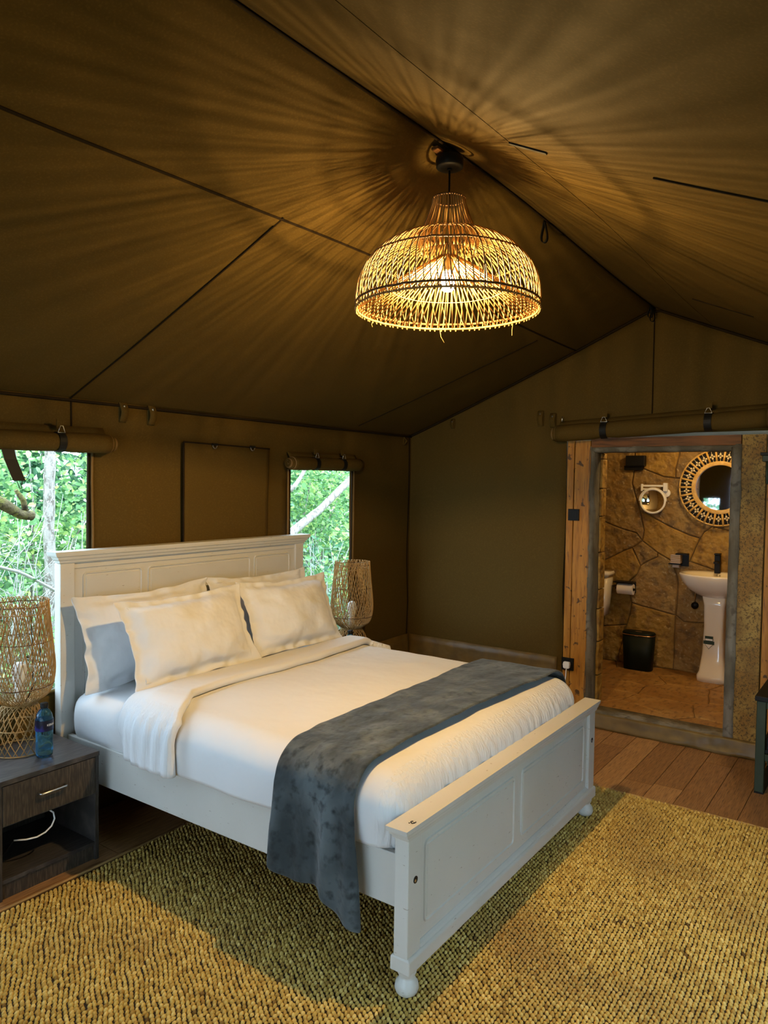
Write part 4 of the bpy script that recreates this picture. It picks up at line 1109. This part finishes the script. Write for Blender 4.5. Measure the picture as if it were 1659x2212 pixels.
# ------------------------------------------------------------------ rolled flaps, straps, tabs
def roll(axis, a0, a1, const, zc, R, label, straps, steps=0, tilt=0.0, name='rolled_flap', hang=None):
    mid = (a0 + a1) / 2
    base = (mid, const, zc - R) if axis == 'y' else (const, mid, zc - R)
    t = thing(name, base, label, 'rolled flap')
    P = lambda a, d, z: (a, const + d, z + tilt * (a - mid)) if axis == 'y' else (const + d, a, z + tilt * (a - mid))
    ax = np.linspace(a0, a1, 26)
    mb = MB(); m = 22
    def rad(a): return R * (1 + .10 * nz(a * 5, 2.0 + zc) - .16 * sum(math.exp(-((a - s) / .035) ** 2) for s in straps))
    mb.loft([[P(a, rad(a) * math.cos(2 * PI * j / m), zc + rad(a) * math.sin(2 * PI * j / m)) for j in range(m)] for a in ax])
    rb = build(mb, 'roll', CANVAS, t, True)
    # hem rings and spiral core at the ends
    for a, sgn in ((a0, -1), (a1, 1)):
        for k in range(3):
            rr2 = R * (.98 - .13 * k); aa = a + sgn * (.004 + .014 * k)
            mb = MB(); mb.loft([[P(q, rr2 * f_ * math.cos(2 * PI * j / m), zc + rr2 * f_ * math.sin(2 * PI * j / m)) for j in range(m)] for q, f_ in ((aa - sgn * .016, 1.0), (aa, 1.0))])
            build(mb, 'hem_layer', CANVAS_HEM if k != 1 else CANVAS, t, True)
        sp = []
        for j in range(60):
            q = j / 59; an = q * 5 * PI; rr2 = R * .62 * (1 - q * .8); sp.append(P(a + sgn * .036, rr2 * math.cos(an), zc + rr2 * math.sin(an)))
        build(MB().tube(sp, .0035, 5), 'spiral_edge', CANVAS, t, True)
    # hanging strip that ties it to the wall
    mb = MB(); mb.loft([[P(a, R * .2, zc + R * .7), P(a, R * .95, zc + R * 1.55), P(a, R * .95 + .004, zc + R * 1.55), P(a, R * .2 + .006, zc + R * .7)] for a in ax]) if axis == 'x' else mb.loft([[P(a, R * .2, zc + R * .7), P(a, R * .9, zc + R * 1.7), P(a, R * .9 + .004, zc + R * 1.7), P(a, R * .2 + .006, zc + R * .7)] for a in ax])
    build(mb, 'upper_hem', CANVAS, t, True)
    for s in straps:
        hw = .017 if axis == 'y' else .021
        mb = MB(); m2 = 20; r1 = R * .96
        sg = -1
        arc = [(-sg, 0)]
        pts = []
        for j in range(m2 + 1):
            an = PI * .32 + (2 * PI * .62) * j / m2
            pts.append((r1 * math.cos(an) * 1.0, r1 * math.sin(an)))
        # strap goes over the room-facing side
        mb.loft([[P(s - hw, d * 1.0, zc + z_), P(s + hw, d * 1.0, zc + z_), P(s + hw, d * 1.05, zc + z_ * 1.05), P(s - hw, d * 1.05, zc + z_ * 1.05)] for d, z_ in pts])
        st = build(mb, 'strap', BLACK, t)
        top = P(s, -R * .55, zc + R * 1.0)
        u = (1, 0, 0) if axis == 'y' else (0, 1, 0)
        tri = [Vector(top) + Vector(u) * q + Vector((0, 0, z_)) for q, z_ in ((-hw, -.004), (hw, -.004), (hw * .35, .026), (-hw * .35, .026))]
        build(MB().tube(tri, .002, 6, closed=True), 'buckle', STEEL, st, True)
        mb = MB(); q0 = P(s - .018, -R * .35, zc + R * 1.45); q1 = P(s + .018, -R * .35 + .004, zc + R * 1.45 + .035); lo = [min(a, b) for a, b in zip(q0, q1)]; hi = [max(a, b) for a, b in zip(q0, q1)]
        mb.box(lo[0], hi[0], lo[1], hi[1] + .002, lo[2], hi[2]); build(mb, 'strap_tab', CANVAS, st)
    if hang:
        hw = .027; pts = hang
        mb = MB(); mb.loft([[(x - hw, y, z), (x + hw, y, z), (x + hw, y + .003, z), (x - hw, y + .003, z)] for x, y, z in pts])
        st = build(mb, 'loose_strap', BLACK, t)
        x, y, z = pts[-1]
        build(MB().tube([(x - .012, y, z), (x + .012, y, z), (x + .006, y, z - .035), (x + .001, y, z - .035)], .002, 6, closed=True), 'strap_hook', BLACKM, st, True)
    return t
roll('y', -3.76, -2.712, YB - .060, 1.772, .045, 'rolled canvas blind above the window beside the near lamp', [-3.62, -2.962], tilt=.012,
     hang=[(-3.200, YB - .075, 1.735), (-3.19, YB - .08, 1.69), (-3.165, YB - .08, 1.63), (-3.152, YB - .08, 1.60)])
roll('y', -1.42, -.735, YB - .056, 1.730, .042, 'short rolled canvas blind above the narrow window', [-1.205, -.930], tilt=.01)
roll('x', -2.47, -1.195, XG - .062, 1.990, .056, 'long rolled canvas door flap strapped above the bathroom doorway', [-2.152, -1.520], tilt=-.045)
o = build(MB().tube([(-.06, -1.225, 2.04), (-.055, -1.225, 2.075), (-.05, -1.222, 2.055)], .004, 6), 'zip_pull', STEEL, None, True); tag(o, 'small metal zip pull above the corner of the rolled door flap', 'zip pull')

# closed storm flap behind the headboard
t = thing('storm_flap', (-1.89, YB - .02, 1.16), 'closed square canvas window flap above the headboard', 'window flap')
mb = MB()
def flapf(u, v):
    x = -2.232 + .655 * u - .02 * (1 - v) * u; z = 1.10 + .715 * v - .008 * u
    return (x, YB - .018 - .008 * (1 - u) + .006 * nz(x * 5, z * 5, 7) , z)
mb.grid(20, 20, flapf); build(mb, 'flap_sheet', CANVAS, t, True, solid=.003)
build(MB().tube([flapf(u, 1) for u in np.linspace(0, 1, 14)], .0045, 6), 'top_piping', SEAM, t, True)
build(MB().tube([flapf(0, v) for v in np.linspace(0, 1, 14)], .0055, 6), 'side_piping', SEAM, t, True)
for x in (-2.024, -1.735):
    r_ = build(MB().tube([(x + .016 * math.cos(a), YB - .035, 1.812 + .022 * math.sin(a)) for a in np.linspace(PI, 2 * PI, 12)], .0028, 6), 'd_ring', STEEL, t, True)
    build(MB().box(x - .018, x + .018, YB - .040, YB - .028, 1.806, 1.818), 'ring_tab', BLACK, r_)

# canvas tabs with press studs
def wtab(axis, a, const, zt, label, h=.10, wd=.044):
    base = (a, const, zt - h) if axis == 'y' else (const, a, zt - h)
    t = thing('canvas_tab', base, label, 'tab', 'press-stud canvas tabs')
    P = (lambda q, d, z: (q, const - d, z)) if axis == 'y' else (lambda q, d, z: (const - d, q, z))
    mb = MB(); mb.grid(2, 10, lambda u, v: P(a + (u - .5) * wd * (1 - .12 * v), .008 + .022 * math.sin(PI * v) ** 1.2, zt - h * v)); mb.grid(2, 4, lambda u, v: P(a + (u - .5) * wd, .006, zt - h * (.98 - .9 * v)))
    build(mb, 'tab_loop', CANVAS, t, True, solid=.004)
    c0 = P(a, .016, zt - .022)
    mb = MB()
    d0 = Vector(P(a, .020, zt - .022)); d1 = Vector(P(a, .028, zt - .022))
    mb.tube([d0, d1], .0065, 12); build(mb, 'press_stud', STEEL, t, True)
wtab('y', -2.596, YB, 1.992, 'canvas tab with press stud under the eave, nearest the left-hand blind')
wtab('y', -2.428, YB, 1.990, 'canvas tab with press stud under the eave above the headboard')
wtab('y', -.10, YB, 1.965, 'small canvas tab under the eave in the tent corner', .06, .03)
wtab('x', -1.050, XG, 2.125, 'canvas tab on the gable wall farther from the door flap', .105)
wtab('x', -1.140, XG, 2.105, 'canvas tab on the gable wall closest to the door flap', .095)
wtab('x', -.352, XG, 2.095, 'small canvas tab below the gable seam by the corner', .07, .03)
# loops under the ridge
def loop(x, z, L, label, tilt=0):
    mb = MB(); mb.loft([[(px - .010, py, pz), (px + .010, py, pz), (px + .010, py + .003, pz), (px - .010, py + .003, pz)] for px, py, pz in [(x + tilt * 0, -1.80 + .014 * math.sin(2 * PI * k / 14), z - L * math.sin(PI * k / 14) ** .8 if 0 < k < 14 else z) for k in range(15)]])
    o = build(mb, 'ridge_loop', BLACK, None, True); return tag(o, label, 'strap loop')
loop(-1.74, 2.772, .095, 'dark webbing loop hanging from the ridge right of the pendant')
loop(-.05, 2.735, .09, 'dark webbing loop hanging at the gable peak')
loop(-.10, 2.735, .075, 'shorter dark webbing loop beside the gable peak')

# ------------------------------------------------------------------ switch, socket, plug
t = thing('light_switch', (-.002, -1.300, 1.375), 'black light switch on the timber door frame', 'switch')
build(MB().box(-.010, .004, -1.338, -1.262, 1.376, 1.454), 'switch_plate', BLACKM, t, bevel=.002)
build(MB().box(-.0125, -.0095, -1.326, -1.274, 1.390, 1.440), 'rocker', BLACKM, t, bevel=.001)
t = thing('wall_socket', (-.002, -1.284, .35), 'black power socket low on the timber door frame', 'socket')
build(MB().box(-.010, .004, -1.325, -1.240, .352, .436), 'socket_plate', BLACKM, t, bevel=.002)
t = thing('power_plug', (-.03, -1.285, .365), 'white plug with its cord in the black socket', 'plug')
build(MB().rectloft(-.040, -.0105, -1.308, -1.260, [(.366, -.004, -.010), (.374, 0, -.003), (.395, 0, 0), (.410, -.002, -.003), (.414, -.006, -.006)]), 'plug_body', PLASTICW, t, bevel=.004)
build(MB().tube([(-.03, -1.284, .367), (-.035, -1.283, .32), (-.05, -1.275, .2), (-.06, -1.25, .05), (-.08, -1.1, .006), (-.2, -.8, .005), (-.5, -.5, .005)], .0035, 8), 'plug_cord', PLASTICW, t, True)

# ------------------------------------------------------------------ green open wardrobe at the right edge
t = thing('open_wardrobe', (-.28, -2.95, 0), 'dark green metal open wardrobe with black shelves by the doorway', 'wardrobe')
G0, G1 = -2.528, -3.36
for y in (G0, G1 + .045):
    build(MB().box(-.535, -.490, y - .045, y, 0.008, .492), 'leg', GREENM, t, bevel=.003)
    build(MB().box(-.095, -.050, y - .045, y, 0.008, 1.815), 'upright', GREENM, t, bevel=.003)
    build(MB().box(-.49, -.095, y - .04, y - .005, .46, .492), 'side_bar', GREENM, t, bevel=.002)
    build(MB().box(-.49, -.095, y - .04, y - .005, .18, .215), 'side_bar', GREENM, t, bevel=.002)
    build(MB().box(-.535, -.050, y - .045, y, 0, .008), 'foot_pad', BLACK, t)
for z in (.455, .178):
    build(MB().box(-.53, -.495, G1 + .045, G0 - .045, z, z + .035), 'front_bar', GREENM, t, bevel=.002)
build(MB().box(-.545, -.045, G1 - .01, G0 + .008, .493, .520), 'bench_top', BLACKM, t, bevel=.003)
build(MB().box(-.52, -.06, G1 + .02, G0 - .012, .216, .236), 'lower_shelf', BLACKM, t, bevel=.002)
build(MB().box(-.52, -.06, G1 + .05, G0 - .05, .236, .30), 'shelf_box', BLACKM, t, bevel=.004)
top = build(MB().box(-.11, -.045, G1 - .02, G0 + .075, 1.765, 1.80), 'top_beam', GREENM, t, bevel=.003)
build(MB().box(-.115, -.04, G1 - .03, G0 + .085, 1.80, 1.818), 'beam_cap', BLACKM, top, bevel=.002)
build(MB().tube([(-.08, G0 + .052, 1.765), (-.08, G0 + .052, 1.64), (-.08, G0 + .020, 1.63), (-.08, G0 + .020, 1.66)], .008, 6), 'hook', GREENM, top, True)

# ------------------------------------------------------------------ outside: thicket behind the windows
rngg = np.random.default_rng(12)
def leaf_mesh(P, size, rng, up=.5):
    n = len(P)
    d = rng.normal(0, 1, (n, 3)); d[:, 2] *= .6; d /= np.linalg.norm(d, axis=1)[:, None]          # leaf axis
    nn = rng.normal(0, 1, (n, 3)); nn[:, 2] += up * 2.2; nn[:, 1] -= .9
    nn -= d * (nn * d).sum(1)[:, None]; nn /= np.linalg.norm(nn, axis=1)[:, None]
    s = np.cross(nn, d); L = size * .68 * rng.uniform(.6, 1.35, n); Wd = L * rng.uniform(.5, .75, n)
    e = lambda a, b, c: P + d * (a * L)[:, None] + s * (b * Wd)[:, None] + nn * (c * L)[:, None]
    o = np.ones(n)
    V = np.stack([e(0 * o, 0 * o, 0 * o), e(.28 * o, -.46 * o, .08 * o), e(.28 * o, .46 * o, .08 * o), e(.5 * o, 0 * o, 0 * o), e(.68 * o, -.42 * o, .07 * o), e(.68 * o, .42 * o, .07 * o), e(o, 0 * o, -.08 * o)], 1)
    Fq = (np.array([(0, 3, 1), (0, 2, 3), (1, 3, 4), (3, 2, 5), (4, 3, 6), (3, 5, 6)])[None] + (np.arange(n) * 7)[:, None, None]).reshape(-1, 3)
    tone = np.clip(rng.beta(1.2, 1.5, n), 0, 1)
    return V.reshape(-1, 3), Fq, np.repeat(tone, 7)
def shrub(x, y, h, rx, n, size, label, mat, stems=5, group='leafy shrubs in the thicket outside', z0=-.14, name='shrub', lean=0):
    rng = np.random.default_rng(int(abs(x * 131 + y * 977)) + n)
    t = thing(name, (x, y, z0), label, 'shrub', group)
    nc = 26
    C_ = rng.normal(0, 1, (nc, 3)); C_ /= np.linalg.norm(C_, axis=1)[:, None]; C_ *= (rng.uniform(.25, 1, nc) ** .5)[:, None]
    C_ = C_ * np.array([rx, rx * .8, h * .48]) + np.array([x, y, z0 + h * .52])
    k = rng.integers(0, nc, n)
    P = C_[k] + rng.normal(0, 1, (n, 3)) * np.array([.17, .17, .15]) * rx * 1.1
    P[:, 2] = np.maximum(P[:, 2], z0 + .03)
    V, Fq, tone = leaf_mesh(P, size, rng)
    off = np.array((x, y, z0))
    npmesh('foliage', V - off, Fq, mat, t, (0, 0, 0), tone, False, 'stuff')
    for q in range(stems):
        c = C_[q]; mid = (x + (c[0] - x) * .4 + rng.normal(0, .05), y + (c[1] - y) * .4, z0 + (c[2] - z0) * .55)
        build(MB().tube([(x + rng.normal(0, .06), y + rng.normal(0, .06), z0 - .03), mid, tuple(c)], [.018, .012, .005], 6), 'stem', BARK, t, True)
    return t
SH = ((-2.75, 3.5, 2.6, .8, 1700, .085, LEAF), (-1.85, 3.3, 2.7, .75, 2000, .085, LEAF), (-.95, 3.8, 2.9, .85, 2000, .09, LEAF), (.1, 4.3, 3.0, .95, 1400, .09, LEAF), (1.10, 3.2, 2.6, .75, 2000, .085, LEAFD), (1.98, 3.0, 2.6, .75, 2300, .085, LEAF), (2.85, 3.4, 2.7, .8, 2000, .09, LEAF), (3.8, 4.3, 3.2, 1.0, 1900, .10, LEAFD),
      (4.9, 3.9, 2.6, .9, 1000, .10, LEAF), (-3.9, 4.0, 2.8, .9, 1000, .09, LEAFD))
for i, (x, y, h, rx, n, sz, mt) in enumerate(SH):
    own = {1: 'bright leafy shrub behind the dry twigs in the near window', 2: 'leafy shrub right of the pale bare tree in the near window', 5: 'leafy shrub under the pale diagonal branch in the far window', 6: 'leafy shrub at the right edge of the far window view'}.get(i)
    shrub(x, y, h, rx, int(n * 1.7), sz, own or 'leafy green shrub in the thicket outside the tent windows', mt)
for x, y in ((-2.5, 5.6), (-1.2, 5.3), (.0, 5.8), (1.2, 5.6), (2.4, 5.2), (3.6, 5.9), (4.9, 5.5), (6.2, 6.0)):
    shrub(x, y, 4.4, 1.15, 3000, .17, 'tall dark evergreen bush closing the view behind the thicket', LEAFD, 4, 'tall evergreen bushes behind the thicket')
shrub(-2.15, 1.85, 1.05, .42, 260, .07, 'low sprig of pale green leaves seen beside the top of the near lamp', LEAF, 4, None)
shrub(.80, 1.45, 1.25, .45, 330, .085, 'bright yellow-green bush seen just above the far lamp', LEAF, 5, None)
shrub(1.45, 2.0, 1.15, .5, 420, .085, 'dark green bush at the foot of the far window view', LEAFD, 5, None)

def limb(pts, rad, mat, name, label, cat='branch', n=10):
    m = MB(); P = [Vector(p) for p in pts]; out = []; rr2 = []
    for i in range(len(P) - 1):
        for k in range(6):
            f_ = k / 6; q = P[i].lerp(P[i + 1], f_); out.append(q + Vector((nz(q.z * 3, q.x * 3, 1), nz(q.z * 3, q.x * 3, 5), nz(q.x * 3, q.y * 3, 9))) * .02); rr2.append((rad[i] + (rad[i + 1] - rad[i]) * f_) * (1 + .15 * nz(q.x * 9, q.z * 9)))
    out.append(P[-1]); rr2.append(rad[-1]); m.tube(out, rr2, n)
    o = build(m, name, mat, None, True); return tag(o, label, cat)
limb([(-1.40, 2.65, -.18), (-1.42, 2.65, .6), (-1.44, 2.66, 1.2), (-1.43, 2.66, 1.8), (-1.38, 2.68, 2.8)], [.07, .05, .046, .044, .04], BARK, 'bare_tree', 'pale mottled tree trunk standing outside the near window', 'tree')
mossy = limb([(-3.1, 1.15, 1.62), (-2.82, 1.15, 1.545), (-2.62, 1.15, 1.46), (-2.50, 1.16, 1.395), (-2.42, 1.16, 1.385)], [.048, .043, .036, .032, .030], MOSSY, 'mossy_branch', 'thick mossy sawn-off branch across the near window')
build(MB().tube([(-2.46, 1.16, 1.41), (-2.48, 1.15, 1.48), (-2.53, 1.14, 1.54)], [.02, .018, .012], 8), 'branch_stub', MOSSY, mossy, True)
limb([(-.75, 2.32, -.2), (.1, 2.33, .45), (1.02, 2.35, .98), (1.35, 2.35, 1.14), (1.65, 2.35, 1.29), (2.05, 2.36, 1.54), (2.7, 2.4, 1.9)], [.06, .052, .048, .046, .044, .042, .04], BARK, 'fallen_branch', 'pale diagonal branch crossing the view in the far window')
limb([(1.10, 2.30, 1.52), (1.30, 2.30, 1.70), (1.5, 2.3, 1.95)], [.022, .022, .02], BARK, 'thin_branch', 'thin pale branch at the top corner of the far window')
# dry brambles in the near window
def bramble(x, y, n, hgt, label, seed, spread):
    t = thing('dry_bramble', (x, y, -.14), label, 'dry twigs', 'tangles of dry pale twigs outside')
    rg = random.Random(seed); mb = MB()
    for k in range(n):
        a = rg.uniform(0, 2 * PI); L = hgt * rg.uniform(.5, 1.15); bx, by = x + rg.gauss(0, spread * .45), y + rg.gauss(0, .16)
        dx, dy = math.cos(a) * rg.uniform(.1, .75), math.sin(a) * rg.uniform(.05, .3)
        p = [(bx, by, -.15)]
        for s in range(1, 5):
            f_ = s / 4; p.append((bx + dx * f_ ** 1.5 * L + rg.gauss(0, .03), by + dy * f_ * L, -.15 + L * (f_ - .18 * f_ * f_ * abs(dx)) + rg.gauss(0, .02)))
        r0 = rg.uniform(.003, .0065); mb.tube(p, [r0, r0 * .9, r0 * .75, r0 * .6, r0 * .35], 4)
        for q in range(3):
            s = rg.randint(1, 3); b = Vector(p[s]); e = b + Vector((rg.gauss(0, .22), rg.gauss(0, .08), rg.gauss(.06, .14))); mb.tube([b, (b + e) / 2 + Vector((0, 0, .02)), e], [r0 * .5, r0 * .4, r0 * .2], 4)
    build(mb, 'twigs', TWIG, t, True, kind='stuff')
bramble(-2.15, 2.25, 60, 1.5, 'tangle of dry white twigs filling the lower near window', 3, .6)
bramble(-1.55, 2.1, 42, 1.3, 'tangle of dry white twigs beside the pale tree trunk', 8, .5)
bramble(1.35, 1.9, 14, 1.25, 'few dry twigs rising in the far window', 15, .5)
limb([(-2.55, 1.75, 1.12), (-2.2, 1.75, .98), (-1.9, 1.76, .82), (-1.5, 1.8, .68)], [.012, .011, .010, .008], TWIG, 'dry_stick', 'long pale stick leaning through the twigs in the near window', 'stick', 6)
# undergrowth
n = 5200
P = np.stack([rngg.uniform(-4.5, 6, n), rngg.uniform(.9, 5.5, n), -.12 + np.abs(rngg.normal(0, .12, n))], 1)
V, Fq, tone = leaf_mesh(P, .11, rngg, .1)
o = npmesh('undergrowth', V, Fq, GRASSM, None, (0, 0, 0), tone, False, 'stuff'); tag(o, 'low leafy undergrowth on the ground outside the windows', 'undergrowth', kind='stuff')
# fly-sheet pole and its white canvas edge above the windows
t = thing('fly_pole', (-1.0, .62, 1.75), 'galvanised fly-sheet pole running outside above both windows', 'pole')
build(MB().tube([(-4.5, .70, 1.83), (-1, .70, 1.83), (2.2, .70, 1.83)], .028, 14), 'rail', GALV, t, True)
build(MB().tube([(-2.78, .70, 1.80), (-2.66, .9, 1.70), (-2.50, 1.25, 1.66)], .008, 8), 'guy_rod', FLYW, t, True)
mb = MB(); mb.grid(40, 3, lambda u, v: (-4.5 + 6.7 * u, .70 + .02 * v, 1.86 - .07 * v - .03 * abs(math.sin(u * 44)))); build(mb, 'fly_edge', FLYW, t, True, solid=.003)

# trees at the open entrance (seen in the bathroom mirror)
for i, (x, y, h) in enumerate(((-11.0, .68, 3.2), (-12.5, -2.4, 4.2))):
    shrub(x, y, h, .45, 260, .2, ('slender tree outside the tent entrance, reflected in the mirror', 'taller tree farther from the tent entrance')[i], LEAFD, 4, None, name='tree')

# unseen bushes added to keep side-window daylight off the headboard
for x, y in ((-5.6, -5.6), (-4.4, -5.3), (-3.2, -5.5), (-2.0, -5.3), (-.8, -5.6)):
    shrub(x, y, 2.5, .9, 2600, .17, 'unseen bush added behind the side wall to block daylight', LEAFD, 4, 'added light-blocking bushes behind the tent side wall')
